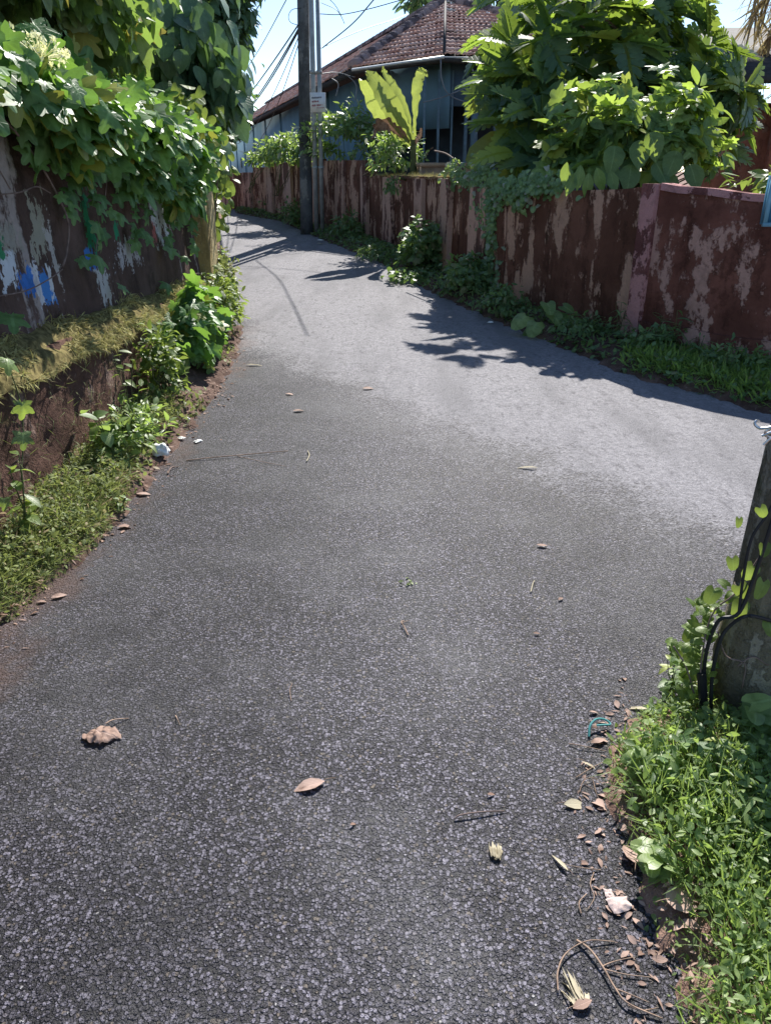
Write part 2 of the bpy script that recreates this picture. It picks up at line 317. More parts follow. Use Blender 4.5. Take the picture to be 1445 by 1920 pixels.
def m_tile():
    n = NG('clay_tile'); r = n.rnd(); p = n.pos(); a = n.noise(p, 1.1, 5.0, 0.65); b = n.noise(p, 17.0, 4.0, 0.6)
    c = n.mixc(r, (0.50, 0.24, 0.18), (0.75, 0.48, 0.39)); c = n.mixc(n.step(a, 0.54, 0.70), c, (0.14, 0.10, 0.10))
    c = n.mixc(n.step(b, 0.6, 0.72), c, (0.60, 0.53, 0.50)); c = n.mixc(n.step(r, 0.955, 0.96), c, (0.55, 0.50, 0.46))
    n.fin(c, 0.8, n.bump(b, 0.3, 0.01), 0.25); return n.m
M['tile'] = m_tile()
M['oldtile'] = m_oldwall('weathered_ridge_tile', (0.11, 0.085, 0.09), (0.42, 0.31, 0.30), (0.05, 0.05, 0.04), peel_lo=0.50, vs=1.0)

# ------------------------------------------------------------------ leaf shapes (unit length along y, upper side z)
def tm_strip(prof, droop, fold, back=0.0, wave=0.0, seed=0):
    rs = np.random.default_rng(seed); v = []; uv = []; f = []
    mw = max(p[1] for p in prof) * 2 + 1e-6
    for (t, wd) in prof:
        z = -droop * t * t
        for sx in (-1, 0, 1):
            v.append((sx * wd, t + (back * wd if sx else 0), z + (fold * wd if sx else 0) + (wave * rs.normal() if sx else 0))); uv.append((0.5 + sx * wd / mw, t))
    for i in range(len(prof) - 1):
        a = i * 3; f += [(a, a + 1, a + 4, a + 3), (a + 1, a + 2, a + 5, a + 4)]
    return mk(v, f, uv)
def mk(v, f, uv):
    return dict(v=np.array(v, float), l=np.array([i for q in f for i in q], int), t=np.array([len(q) for q in f], int), uv=np.array(uv, float))
def tm_fan(rf, droop, cup, n=26, wave=0.02, seed=0, c=(0, 0.12), sag=0.0):
    """outline r(theta) round the petiole joint; theta 0 is the tip"""
    rs = np.random.default_rng(seed); v = [(c[0], c[1], 0.02)]; uv = [(0.5, 0.1)]
    for ring in (0.55, 1.0):
        for k in range(n):
            th = -math.pi + 2 * math.pi * (k + 0.5) / n; r = rf(th) * ring
            x, y = r * math.sin(th), r * math.cos(th) + c[1]
            v.append((x, y, -droop * r * r + cup * abs(x) + wave * rs.normal() * ring - sag * y * y)); uv.append((0.5 + 0.75 * x * (0.6 if ring < 1 else 1), 0.1 + y * 0.9))
    f = [(0, 1 + k, 1 + (k + 1) % n) for k in range(n)] + [(1 + k, 1 + n + k, 1 + n + (k + 1) % n, 1 + (k + 1) % n) for k in range(n)]
    return mk(v, f, uv)
def grape(th):
    a = abs(th); u = abs(((a / R(58) + .5) % 1.0) - .5); r = 0.58 - 0.50 * u ** .9 + 0.03 * math.cos(a * 23)
    r *= 0.98 + 0.27 * math.cos(a); return r * (0.40 if a > 2.85 else 1.0)
def heart(th):
    a = abs(th); r = 0.44 + 0.24 * max(0, math.cos(a)) ** 2.5 + 0.03 * math.cos(3 * a)
    return r * (0.40 if a > 2.85 else 1.0)
T_OVAL = [tm_strip([(0, .01), (.15, .13), (.38, .24), (.62, .23), (.84, .12), (1, .005)], d, fo, 0, .008, i) for i, (d, fo) in enumerate([(.12, .25), (.3, .1), (.5, .35), (.0, .15)])]
T_ROUND = [tm_strip([(0, .05), (.1, .24), (.35, .40), (.62, .37), (.85, .19), (1, .005)], d, fo, -.08, .012, i) for i, (d, fo) in enumerate([(.15, .15), (.3, .05), (.45, .25)])]
T_LANCE = [tm_strip([(0, .01), (.25, .085), (.55, .08), (1, .003)], d, fo, 0, .004, i) for i, (d, fo) in enumerate([(.15, .3), (.4, .2), (.6, .4)])]
T_BLADE = [tm_strip([(0, .018), (.35, .022), (.7, .015), (1, .002)], d, .3, 0, 0, i) for i, d in enumerate([.15, .45, .8, .05])]
T_GRAPE = [tm_fan(grape, d, cu, 40, .012, i, sag=sg) for i, (d, cu, sg) in enumerate([(.25, .08, .1), (.45, -.1, .2), (.1, .2, .35), (.3, 0, .05)])]
T_HEART = [tm_fan(heart, d, cu, 16, .012, i, sag=sg) for i, (d, cu, sg) in enumerate([(.2, .12, .1), (.4, -.05, .2), (.1, .2, .3)])]
def tm_bread(seed, droop, fold):
    rs = np.random.default_rng(seed); v = []; f = []; uv = []
    def zz(x, t): return -droop * t * t + fold * abs(x)
    nl = 7
    def add(poly):
        b = len(v)
        for (x, t) in poly: v.append((x, t, zz(x, t))); uv.append((0.5 + x, t))
        f.append(tuple(range(b, b + len(poly))))
    wd = lambda t: 0.33 * math.sin(math.pi * min(1, (t * 0.86 + 0.14))) ** 0.75
    for sx in (-1, 1):
        add([(0, .0), (sx * .05, .1), (sx * .075, .4), (sx * .07, .7), (sx * .03, .95), (0, 1.0)][::sx])
        for k in range(nl):
            t0 = .06 + .125 * k; t1 = t0 + .105; wl = wd(t0 + .08) * rs.uniform(.88, 1.08); fw = .12 + .05 * rs.random()
            add([(sx * .03, t0), (sx * wl * .6, t0 + .04), (sx * wl, t0 + fw), (sx * wl * .8, t1 + fw * .75), (sx * .03, t1)][::sx])
    return mk(v, f, uv)
T_BREAD = [tm_bread(i, d, fo) for i, (d, fo) in enumerate([(.25, .25), (.45, .1), (.1, .4), (.6, .2)])]

def unit(a): return a / (np.linalg.norm(a, axis=-1, keepdims=True) + 1e-9)
def rdir(k): return unit(rng.normal(size=(k, 3)))
def blob(k, c, r, shell=0.5, bottom=-0.6):
    """points filling an uneven ellipsoid, denser outwards; returns points and outward directions"""
    d = rdir(k * 2); d = d[d[:, 2] > bottom][:k]; k = len(d)
    rad = shell + (1 - shell) * rng.random(k) ** 0.6
    lump = np.array([1 + 0.42 * fn(*(x * 1.9 + np.asarray(c)).tolist()) + 0.22 * fn(*(x * 5.1 + np.asarray(c)).tolist()) for x in d])
    P = np.asarray(c) + d * (rad * lump)[:, None] * np.asarray(r); f_ = 1.6 / max(.12, float(np.mean(r)))
    keep = np.array([fn(p[0], p[1], p[2], f_) for p in P]) > -.20
    return P[keep], d[keep]
def leafy(mb, tm, P, D, size, up=0.7, out=0.7, droop=0.35, jit=0.45, sj=0.35, rv=None):
    k = len(P)
    T = unit(D * np.array([1, 1, .4]) * out + np.array([0, 0, -droop]) + rng.normal(size=(k, 3)) * jit)
    N = unit(np.array([0, 0, up]) + D * 0.5 + rng.normal(size=(k, 3)) * jit * 0.7)
    mb.inst(tm, P, T, N, size * (1 + sj * (rng.random(k) * 2 - 1)), rng.random(k) if rv is None else rv)
def rosette(mb, tm, c, axis, n, size, rv=None, spread=1.0):
    axis = unit(np.asarray(axis, float)); a = unit(np.cross(axis, [0.3, 0.9, 0.1])); b = np.cross(axis, a)
    th = rng.random() * 6 + np.arange(n) * 2.4; el = rng.uniform(-0.25, 0.75, n) / spread
    T = np.cos(th)[:, None] * a + np.sin(th)[:, None] * b; T = unit(T + el[:, None] * axis)
    N = unit(axis - T * 0.2 + rng.normal(size=(n, 3)) * 0.25)
    P = np.asarray(c) + T * size * 0.15
    mb.inst(tm, P, T, N, size * rng.uniform(.6, 1.1, n), rng.random(n) if rv is None else rv + rng.random(n) * .3)
def curve(p0, p1, sag=0.0, n=8, jit=0.0):
    p0 = np.asarray(p0, float); p1 = np.asarray(p1, float); t = np.linspace(0, 1, n)[:, None]
    q = p0 + (p1 - p0) * t; q[:, 2] += -sag * 4 * (t * (1 - t))[:, 0]
    if jit: q[1:-1] += rng.normal(size=(n - 2, 3)) * jit
    return q
def spline(pts, n=24):
    pts = np.asarray(pts, float); k = len(pts); P = np.vstack([2 * pts[0] - pts[1], pts, 2 * pts[-1] - pts[-2]]); out = []
    for s in np.linspace(0, k - 1 - 1e-6, n):
        i = int(s); t = s - i; a, b, c, d = P[i:i + 4]
        out.append(0.5 * ((2 * b) + (-a + c) * t + (2 * a - 5 * b + 4 * c - d) * t * t + (-a + 3 * b - 3 * c + d) * t ** 3))
    return np.array(out)
def bush(name, label, cat, base, c, r, k, tm, size, m, group=None, stems=7, sr=0.008, **kw):
    t = thing(name, label, cat, base, group); mb = MB(); kb = {q: kw.pop(q) for q in ('shell', 'bottom') if q in kw}
    P, D = blob(k, c, r, **kb); leafy(mb, tm, P, D, size, **kw); mb.build('foliage', m, t)
    sm = MB()
    for i in range(stems):
        q = P[rng.integers(0, len(P))]; q = np.asarray(c) + (q - np.asarray(c)) * 0.8
        sm.tube(curve(np.asarray(base) + rng.normal(size=3) * np.array([.04, .04, 0]), q, -0.08, 6, 0.02), np.linspace(sr, sr * .4, 6), 5)
    sm.build('stem', M['stem'], t); return t
def herb(name, label, cat, base, ns, h, spread, tm, size, m, per=7, group=None, sr=0.004):
    """upright stems from one root with leaves along each"""
    t = thing(name, label, cat, base, group); mb = MB(); sm = MB(); base = np.asarray(base, float)
    for i in range(ns):
        a = rng.random() * 6.28; q = rng.random() ** .6; top = base + np.array([math.cos(a) * spread * q, math.sin(a) * spread * q, h * rng.uniform(.6, 1.05)])
        pts = spline([base + rng.normal(size=3) * [.02, .02, 0], base * .5 + top * .5 + np.array([-math.cos(a), -math.sin(a), 0]) * .1 * spread, top], 8); sm.tube(pts, np.linspace(sr, sr * .5, 8), 5)
        tt = np.linspace(.2, 1, per); P = np.array([np.interp(tt, np.linspace(0, 1, 8), pts[:, j]) for j in range(3)]).T
        th = a + np.arange(per) * 2.4; D = np.stack([np.cos(th), np.sin(th), np.full(per, .35)], 1)
        leafy(mb, tm, P, D, size, jit=.2, droop=.1, up=1.0)
    mb.build('leaves', m, t); sm.build('stem', M['stem'], t); return t

# ------------------------------------------------------------------ ground, road, banks
XL = np.array([(-4, -1.5), (.5, -1.45), (2.32, -1.40), (2.75, -1.33), (3.09, -1.27), (3.72, -1.25), (4.3, -1.26), (5.55, -1.21), (6.9, -1.32), (8.36, -1.49), (11.42, -2.11), (14.63, -2.85), (18.7, -3.67), (23.1, -4.43), (30, -6.2)])
XW = np.array([(-4, 13), (1.5, 8.6), (3.5, 6.1), (4.9, 4.6), (6.16, 3.17), (6.61, 2.7), (7.11, 2.31), (7.95, 1.86), (9.31, 1.39), (10.94, 1.02), (13.86, .35), (16.43, -.46), (18.7, -1.64), (22.54, -3.29), (25.19, -4.73), (30, -8)])
xl = lambda y: float(np.interp(y, XL[:, 0], XL[:, 1]))
xw = lambda y: float(np.interp(y, XW[:, 0], XW[:, 1]))
_g0 = g
def g(y): return _g0(min(y, 30.0))
YS = list(np.arange(-4, 30.01, 0.25))
ys = [-400, -60, -10] + YS + [40, 80, 200, 900]; xs = [-900, -60, -12, -6, -3, 0, 3, 6, 12, 60, 900]
b = MB(); b.grid([[(x, y, g(y) - 0.004) for x in xs] for y in ys])
tag(b.build('ground', M['soil']), 'red brown soil ground under the lane and yards', 'ground', kind='structure')
b = MB(); b.grid([[(a + (c - a) * t, y, g(y) + 0.004) for t in np.linspace(0, 1, 14)] for y in YS for a, c in [(xl(y) - 0.16, xw(y) - 0.02)]])
tag(b.build('road', M['asphalt'], smooth=True), 'grey chip seal lane curving uphill between the walls', 'road', kind='structure')

def pdist(P, poly):
    """signed distance (inside positive) of points to a polygon"""
    P = np.asarray(P, float)[:, :2]; poly = np.asarray(poly, float); d = np.full(len(P), 1e9); ins = np.zeros(len(P), bool)
    for a, c in zip(poly, np.roll(poly, -1, 0)):
        e = c - a; t = np.clip(((P - a) @ e) / (e @ e + 1e-12), 0, 1); d = np.minimum(d, np.linalg.norm(P - a - t[:, None] * e, axis=1))
        cond = ((a[1] > P[:, 1]) != (c[1] > P[:, 1])); xi = a[0] + (P[:, 1] - a[1]) / (c[1] - a[1] + 1e-12) * e[0]; ins ^= cond & (P[:, 0] < xi)
    return np.where(ins, d, -d)
def mound_z(P, poly, h, rag=0.05, slope=0.5):
    d = pdist(P, poly) + np.array([rag * fn(p[0], p[1], 3.0, 6.0) + rag * .5 * fn(p[0], p[1], 9.0, 19.0) for p in P])
    nz = np.array([0.012 * fn(p[0], p[1], 0, 9.0) + .006 * fn(p[0], p[1], 5, 31.0) for p in P])
    return d, np.array([g(p[1]) for p in P]) + np.where(d > 0, np.minimum(h, d * slope) + nz * np.clip(d * 8, 0, 1) + .006, -0.02)
def mound(name, poly, res, h, label, cat='verge', **kw):
    poly = np.asarray(poly, float); lo = poly.min(0) - .1; hi = poly.max(0) + .1
    X = np.arange(lo[0], hi[0], res); Y = np.arange(lo[1], hi[1], res)
    P = np.array([(x, y) for y in Y for x in X]); d, z = mound_z(P, poly, h, **kw)
    Gd = np.column_stack([P, z]).reshape(len(Y), len(X), 3); D = d.reshape(len(Y), len(X))
    mask = np.maximum.reduce([D[:-1, :-1], D[1:, :-1], D[:-1, 1:], D[1:, 1:]]) > -res
    b = MB(); b.grid(Gd, mask=mask); return tag(b.build(name, M['soil' if name == 'verge_soil' else 'redsoil'], smooth=True), label, cat, kind='structure')
def pts_in(poly, k, edge=0.0):
    poly = np.asarray(poly, float); lo, hi = poly.min(0), poly.max(0); out = np.zeros((0, 2))
    while len(out) < k:
        P = lo + (hi - lo) * rng.random((k * 3, 2)); P = P[pdist(P, poly) > edge * rng.random(len(P))]; out = np.vstack([out, P])
    return out[:k]
NEAR = [(1.9, 2.5), (1.32, 2.2), (1.10, 2.10), (.94, 1.99), (.80, 1.9), (.67, 1.75), (.61, 1.6), (.59, 1.45), (.60, 1.34), (.58, 1.16), (.60, .98), (.65, .6), (.65, .2), (3.2, .2), (3.2, 2.6)]
mound('verge_soil', NEAR, 0.03, 0.04, 'bare pinkish soil bank under the weeds round the near pole')
LEFTV = [(xl(y) - .02, y) for y in (1.2, 2.0, 2.32, 2.75, 3.09, 3.72, 4.3, 5.0, 5.55, 6.2, 6.9, 8.0)] + [(-1.9, 8.0), (-1.9, 1.2)]
mound('bank_soil', LEFTV, 0.04, 0.13, 'red soil bank along the foot of the painted wall', rag=.06, slope=.45)
STRIP = [(4.3, 3.75), (3.4, 4.4), (2.65, 5.03), (2.4, 5.48), (2.0, 6.0), (1.74, 6.75), (1.30, 7.95), (.62, 10.0), (-.12, 13.1), (-1.28, 16.4), (-2.7, 20.8), (-4.3, 23.5)] + [(x + .1, y) for y, x in reversed(XW[3:15].tolist())]
mound('verge_strip', STRIP, 0.08, 0.10, 'dark soil strip along the foot of the stained boundary wall', rag=.07)
b = MB(); b.grid([[(x, y, z) for x, z in ((xw(y) + .14, .2), (xw(y) + .16, .95), (xw(y) + 3, 1.0), (60, 1.0))] for y in np.arange(-3, 30, .5)])
tag(b.build('yard_terrain', M['soil']), 'raised earth yard behind the right boundary wall', 'yard', kind='structure')
xe = lambda y: float(np.interp(y, [0, 7.9, 11.4, 14.6, 18.7, 24, 30], [-2.0, -2.0, -2.87, -3.78, -4.9, -6.3, -8]))
b = MB(); b.grid([[(x, y, z) for x, z in ((xe(y) - .12, .2), (xe(y) - .16, 1.45), (xe(y) - 3, 1.6), (-60, 1.8))] for y in np.arange(.5, 26, .5)])
tag(b.build('garden_terrain', M['soil']), 'raised earth garden behind the left wall', 'garden', kind='structure')

# ------------------------------------------------------------------ left painted wall with mossy ledge
LED = lambda y: .76 - .054 * (y - 3.3)
yy = np.arange(0.8, 7.86, 0.06)
def wob(x, y, z, a=.014): return a * fn(y, z, 1.0, 3.0) + a * .5 * fn(y, z, 2.0, 11.0)
lw = thing('boundary_wall', 'old dark painted wall with mossy ledge under the lobed leaf creeper', 'wall', (-1.8, 4.5, 0))
def prof(rows):
    return [[(x + wob(x, y, z), y, z) for x, z in rows(y)] for y in yy]
b = MB(); b.grid(prof(lambda y: [(-1.66 - .04 * t + .022 * fn(y, t * 2, 3, 5.0) + .012 * fn(y, t * 2, 6, 13.0), -.05 + t * (LED(y) - .02)) for t in np.linspace(0, 1, 20)] + [(-1.74, LED(y)), (-1.86, LED(y) + .005)])); 
M['plinth'] = m_oldwall('laterite_plinth', (0.085, 0.046, 0.034), (0.24, 0.16, 0.13), (0.11, 0.11, 0.04), peel_lo=.57, green=.6, k=1.6, vs=.3)
b.build('plinth', M['plinth'], lw, True)
PT = [(3.90, 1.12, .10, .10, (.62, .66, .70), .9), (4.08, 1.02, .13, .06, (.06, .20, .58), .9), (4.28, .97, .10, .09, (.08, .26, .62), .95), (4.20, .97, .035, .13, (.66, .68, .72), .9), (4.35, 1.01, .03, .10, (.66, .68, .70), .9),
      (4.28, .68, .16, .07, (.50, .49, .46), .85), (3.9, .66, .12, .05, (.45, .44, .42), .8), (5.08, 1.24, .10, .22, (.04, .26, .13), .62), (4.36, 1.27, .13, .20, (.34, .33, .26), .66), (3.95, 1.24, .22, .07, (.36, .34, .29), .7), (3.84, 1.2, .08, .06, (.05, .25, .12), .8),
      (6.75, 1.26, .24, .26, (.62, .66, .72), .85), (5.17, .86, .16, .14, (.50, .50, .49), .66), (5.0, 1.05, .10, .06, (.06, .20, .55), .8), (5.75, 1.02, .40, .14, (.46, .44, .44), .52), (5.6, 1.18, .10, .10, (.04, .26, .13), .6), (6.5, 1.08, .12, .10, (.42, .14, .13), .55), (4.45, 1.05, .06, .30, (.46, .44, .41), .6)]
M['painted'] = m_oldwall('flaking_painted_wall', (0.080, 0.052, 0.043), (0.42, 0.36, 0.33), (0.040, 0.038, 0.022), peel_lo=.585, patches=PT, green=.3)
b = MB(); b.grid(prof(lambda y: [(-1.83 - .07 * t, LED(y) - .02 + t * (1.93 - LED(y))) for t in np.linspace(0, 1, 16)] + [(-1.95, 1.93), (-2.15, 1.92), (-2.18, .2)]))
b.build('upper_wall', M['painted'], lw, True)
b = MB(); G_ = []
for y in np.arange(.8, 7.86, .03):
    row = []
    for t in np.linspace(0, 1, 9):
        bl = .035 * math.sin(math.pi * t) + .035 * fn(y, t, 0, 3.3) + .018 * fn(y, t, 4, 15.0)
        row.append((-1.665 - .18 * t + bl * .5, y, LED(y) - .10 + .17 * t + .6 * bl - (.05 * max(0, fn(y, 0, 8, 2.2)) if t < .2 else 0)))
    G_.append(row)
b.grid(G_); ledge = b.build('ledge', plain('moss_cushion', (0.17, 0.14, 0.06), 0.95, .5, 30.0, .05, bmp=.8), lw, True)
b = MB(); k = 15000; y = rng.uniform(2.2, 7.85, k); t = rng.random(k) ** 1.15
keep = np.array([fn(a, q, 7.0, 2.4) + .45 * fn(a, q, 2.0, 7.0) > -.16 for a, q in zip(y, t)]); y, t = y[keep], t[keep]; k = len(y)
over = np.array([.10 * max(0, fn(a, 0, 5, 1.6) + .15) for a in y])
P = np.column_stack([-1.655 - .19 * t + .02 * np.sin(math.pi * t), y, LED(y) - .10 + .18 * t - over * (1 - t) + .02])
D = np.column_stack([np.full(k, .8), rng.normal(size=k) * .6, rng.normal(size=k) * .4])
leafy(b, T_BLADE + T_LANCE, P, D, .045, up=.6, jit=.5, droop=.25, rv=np.clip(.5 + .5 * np.array([fn(a, 0, 3, 1.1) for a in y]) + rng.normal(size=k) * .2, 0, 1))
tag(b.build('moss', M['moss'], lw), kind='stuff')
pr = thing('wall_pier', 'yellowed plaster end pier of the left painted wall', 'pier', (-1.98, 8.08, 0))
b = MB(); b.grid([[(x + wob(x, z, y), y, z) for z in np.linspace(-.05, 1.9, 16)] for x, y in ((-2.2, 7.87), (-1.8, 7.87), (-1.74, 7.9), (-1.74, 8.3), (-2.2, 8.34))]); b.build('shaft', M['yellow'], pr, True)
b = MB(); b.box((-1.98, 8.1, 1.93), (.27, .27, .035)); b.build('cap', M['yellow'], pr)

def pathwall(b, path, tops, thick=.16, base=-.05, step=.16, rows=7, amp=.014, side=1):
    """wall standing on a path; tops are heights above z=0 at the path points"""
    path = np.asarray(path, float); L = np.concatenate([[0], np.cumsum(np.linalg.norm(np.diff(path, axis=0), axis=1))]); n = max(2, int(L[-1] / step) + 1)
    s = np.linspace(0, L[-1], n); X = np.interp(s, L, path[:, 0]); Y = np.interp(s, L, path[:, 1]); Tz = np.interp(s, L, tops); G_ = []
    tx, ty = np.gradient(X), np.gradient(Y); q = np.hypot(tx, ty); nx, ny = -ty / q * side, tx / q * side
    for i in range(n):
        z0 = g(Y[i]) + base; top = Tz[i] + amp * fn(X[i], Y[i], 0, 4) + amp * .7 * fn(X[i], Y[i], 5, 13); row = []
        for t in np.linspace(0, 1, rows):
            o = amp * fn(X[i], Y[i], t * 2, 2.5); row.append((X[i] + nx[i] * o, Y[i] + ny[i] * o, z0 + (top - z0) * t))
        row.append((X[i] - nx[i] * thick, Y[i] - ny[i] * thick, top - .004)); row.append((X[i] - nx[i] * thick, Y[i] - ny[i] * thick, z0)); G_.append(row)
    b.grid(G_)
    for e in (0, n - 1): b.add(G_[e], [tuple(range(len(G_[e])))])
    return X, Y, Tz, nx, ny
el = thing('boundary_wall', 'creeper covered wall following the left bend beyond the yellow pier', 'wall', (-2.6, 11, 0))
b = MB(); pathwall(b, [(-2.0, 8.36), (-2.85, 11.4), (-3.75, 14.6), (-4.9, 18.7), (-6.3, 24)], [1.75, 1.7, 1.65, 1.65, 1.7], side=-1); b.build('panel', M['brownwall'], el, True)

# ------------------------------------------------------------------ right boundary walls
def wpath(y0, y1):
    yy_ = [y0] + [float(a) for a in XW[:, 0] if y0 < a < y1] + [y1]; return [(xw(a), a) for a in yy_]
def pil(parent, y, top, hw=.2, out=.05, m='pilaster', name='pilaster'):
    x = xw(y); dx = xw(y + .1) - xw(y - .1); a = math.atan2(.2, dx); nx, ny = -math.sin(a), math.cos(a)
    b = MB(); z0 = g(y) - .05; n = 9
    G_ = [[(x + math.cos(a) * q + nx * (o + .008 * fn(q * 9, z * 3, y)), y + math.sin(a) * q + ny * (o + .008 * fn(q * 9, z * 3, y)), z) for z in np.linspace(z0, top, n)] for q, o in ((-hw, -.02), (-hw, out), (-hw * .3, out + .004), (hw * .4, out + .004), (hw, out), (hw, -.02))]
    b.grid(G_); b.add([r[-1] for r in G_], [tuple(range(6))]); b.build(name, M[m], parent, True)
rw = thing('boundary_wall', 'dark red plaster wall with pink flakes by the blue board', 'wall', (3.2, 6.1, 0))
b = MB(); pathwall(b, wpath(2.8, 7.08), np.interp([p[1] for p in wpath(2.8, 7.08)], [2.8, 5.3, 6.16, 6.6, 7.1], [1.0, 1.25, 1.335, 1.375, 1.43])); b.build('panel', M['redwall'], rw, True)
b = MB(); q = [(x - .045, y - .04) for x, y in wpath(2.8, 7.05)]; pathwall(b, q, [g(p[1]) + .26 for p in q], thick=.05, amp=.02); b.build('plinth', M['redwall'], rw, True)
b = MB(); q = [(x - .012, y - .012) for x, y in wpath(2.8, 7.05)]; tp = np.interp([p[1] for p in q], [2.8, 5.3, 6.16, 6.6, 7.1], [1.0, 1.25, 1.335, 1.375, 1.43])
pathwall(b, q, tp + .035, thick=.19, base=0, rows=2)
V0r = b.V[0].reshape(-1, 4, 3); V0r[:, 0, 2] = V0r[:, 1, 2] - .055; V0r[:, 3, 2] = V0r[:, 1, 2] - .055; b.V = [V0r.reshape(-1, 3)]; b.L, b.T, b.U, b.Rn = b.L[:1], b.T[:1], b.U[:1], b.Rn[:1]
b.build('coping', M['pinkwall'], rw, True)
pil(rw, 7.12, 1.45, .075, .05, 'pinkwall', 'pilaster')
bw = thing('boundary_wall', 'long brown stained plaster wall stepping along the lane to the house', 'wall', (.5, 13, 0))
for (y0, y1, t0, t1) in [(7.17, 9.3, 1.42, 1.34), (9.34, 11.0, 1.30, 1.45), (11.04, 15.9, 1.45, 1.47), (15.95, 18.25, 1.73, 1.75), (18.3, 20.0, 1.80, 1.80), (20.05, 21.6, 1.73, 1.74), (21.65, 23.3, 1.64, 1.64), (23.35, 29.5, 1.50, 1.5)]:
    b = MB(); q = wpath(y0, y1); pathwall(b, q, np.linspace(t0, t1, len(q))); b.build('panel', M['brownwall'], bw, True)
for y, tp, hw in [(10.15, 1.37, .30), (11.5, 1.45, .18), (12.9, 1.44, .22), (14.7, 1.45, .25), (16.15, 1.74, .2), (17.3, 1.75, .22), (18.6, 1.81, .25), (20.35, 1.74, .28), (21.95, 1.65, .28), (23.7, 1.51, .3), (25.5, 1.5, .3)]: pil(bw, y, tp, hw, .07)
b = MB(); q = wpath(11.0, 15.92); q = [(x - .01, y - .01) for x, y in q]; pathwall(b, q, [1.475] * len(q), thick=.24, base=0, rows=2)
V0r = b.V[0].reshape(-1, 4, 3); V0r[:, 0, 2] = V0r[:, 1, 2] - .05; V0r[:, 3, 2] = V0r[:, 1, 2] - .05; b.V = [V0r.reshape(-1, 3)]; b.L, b.T, b.U, b.Rn = b.L[:1], b.T[:1], b.U[:1], b.Rn[:1]
cp = b.build('coping', M['brownwall'], bw, True)
b = MB(); k = 3500; y = rng.uniform(11.0, 15.9, k); P = np.column_stack([[xw(a) for a in y] + rng.uniform(-.03, .24, k), y, np.full(k, 1.475)]); leafy(b, T_BLADE, P, rdir(k), .06, droop=0, up=.3, jit=.5)
tag(b.build('moss', M['moss'], bw), kind='stuff')

# ------------------------------------------------------------------ teal house with tiled hip roof
AX = unit(np.array([-.27, .963, 0])); NR = np.array([AX[1], -AX[0], 0])
EA = np.array([-.68, 18.7, 3.55]); EC = np.array([1.12, 16.8, 3.55]); EE = EC + 5.6 * NR; AP = np.array([1.50, 22.6, 5.42])
hs = thing('teal_house', 'long teal walled house under a red clay tile hip roof', 'house', (1.5, 21, 0))
FAR_E = EA + AX * 38; FAR_R = AP + AX * 34
def tiles(P0, P1, Q0, Q1, parent, tw=.25, th=.34):
    """courses of clay tiles between an eave P0-P1 and a top line Q0-Q1"""
    b = MB(); H = np.linalg.norm((Q0 + Q1) / 2 - (P0 + P1) / 2); nc = int(H / th); nrm = unit(np.cross(P1 - P0, (Q0 + Q1) / 2 - (P0 + P1) / 2)); nrm = nrm if nrm[2] > 0 else -nrm
    e = unit(P1 - P0)
    for c in range(nc):
        t0, t1 = c / nc, min(1, (c + 1.12) / nc)
        a0, b0 = P0 + (Q0 - P0) * t0, P1 + (Q1 - P1) * t0; a1, b1 = P0 + (Q0 - P0) * t1, P1 + (Q1 - P1) * t1
        n = max(1, int(np.linalg.norm(b0 - a0) / tw))
        for i in range(n):
            p, q = a0 + (b0 - a0) * i / n, a0 + (b0 - a0) * (i + .97) / n; r, s_ = a1 + (b1 - a1) * i / n, a1 + (b1 - a1) * (i + .97) / n
            jit = rng.normal() * .006; lo, hi = .05 + jit, .008; V = []
            for f, z in ((0, 0), (.25, .022), (.5, .004), (.75, .022), (1, 0)):
                V += [p + (q - p) * f + nrm * (lo + z) - (r - p) * .03 * rng.random(), r + (s_ - r) * f + nrm * (hi + z), p + (q - p) * f + nrm * (lo + z - .03)]
            F = [(3 * j, 3 * j + 3, 3 * j + 4, 3 * j + 1) for j in range(4)] + [(3 * j, 3 * j + 2, 3 * j + 5, 3 * j + 3) for j in range(4)]
            b.add(V, F, float(np.clip(rng.random(), 0, 1)))
    return b.build('roof_slope', M['tile'], parent)
b = MB(); b.add([EA - [0, 0, .05], EC - [0, 0, .05], EE - [0, 0, .05], FAR_E - [0, 0, .05], EE + AX * 36 - [0, 0, .05], AP, FAR_R], [(0, 1, 5), (1, 2, 5), (0, 5, 6, 3), (2, 4, 6, 5), (3, 6, 4)]); rf = b.build('roof', M['timber'], hs)
tiles(EA, EC, AP, AP + [.001, 0, 0], rf); tiles(EC, EE, AP, AP + [.001, 0, 0], rf); tiles(EA + AX * 37.9, EA, FAR_R, AP, rf, .5, .36)
b = MB()
def caps(p, q, n, r=.13):
    d = q - p; e = unit(d); s = unit(np.cross(e, [0, 0, 1])); u = np.cross(s, e)
    for i in range(n):
        c = p + d * (i + .5) / n; hl = np.linalg.norm(d) / n * .56; V = []
        for a_, rr in ((-hl, r * 1.15), (hl, r * .9)):
            for th in np.linspace(-.3, math.pi + .3, 8): V.append(c + e * a_ + s * math.cos(th) * rr + u * (math.sin(th) * rr * .8))
        b.add(V, [(j, j + 1, j + 9, j + 8) for j in range(7)] + [tuple(range(7, -1, -1))], rng.random())
caps(EA + [0, 0, .05], AP + [0, 0, .06], 19); caps(EE + [0, 0, .05], AP + [0, 0, .06], 20); caps(AP + [0, 0, .06], FAR_R + [0, 0, .06], 70)
b.build('ridge_cap', M['oldtile'], rf)
b = MB(); b.tube([EC + [0, 0, .05], AP + [0, 0, .05]], .028, 6, .05); b.build('hip_joint', M['timber'], rf)
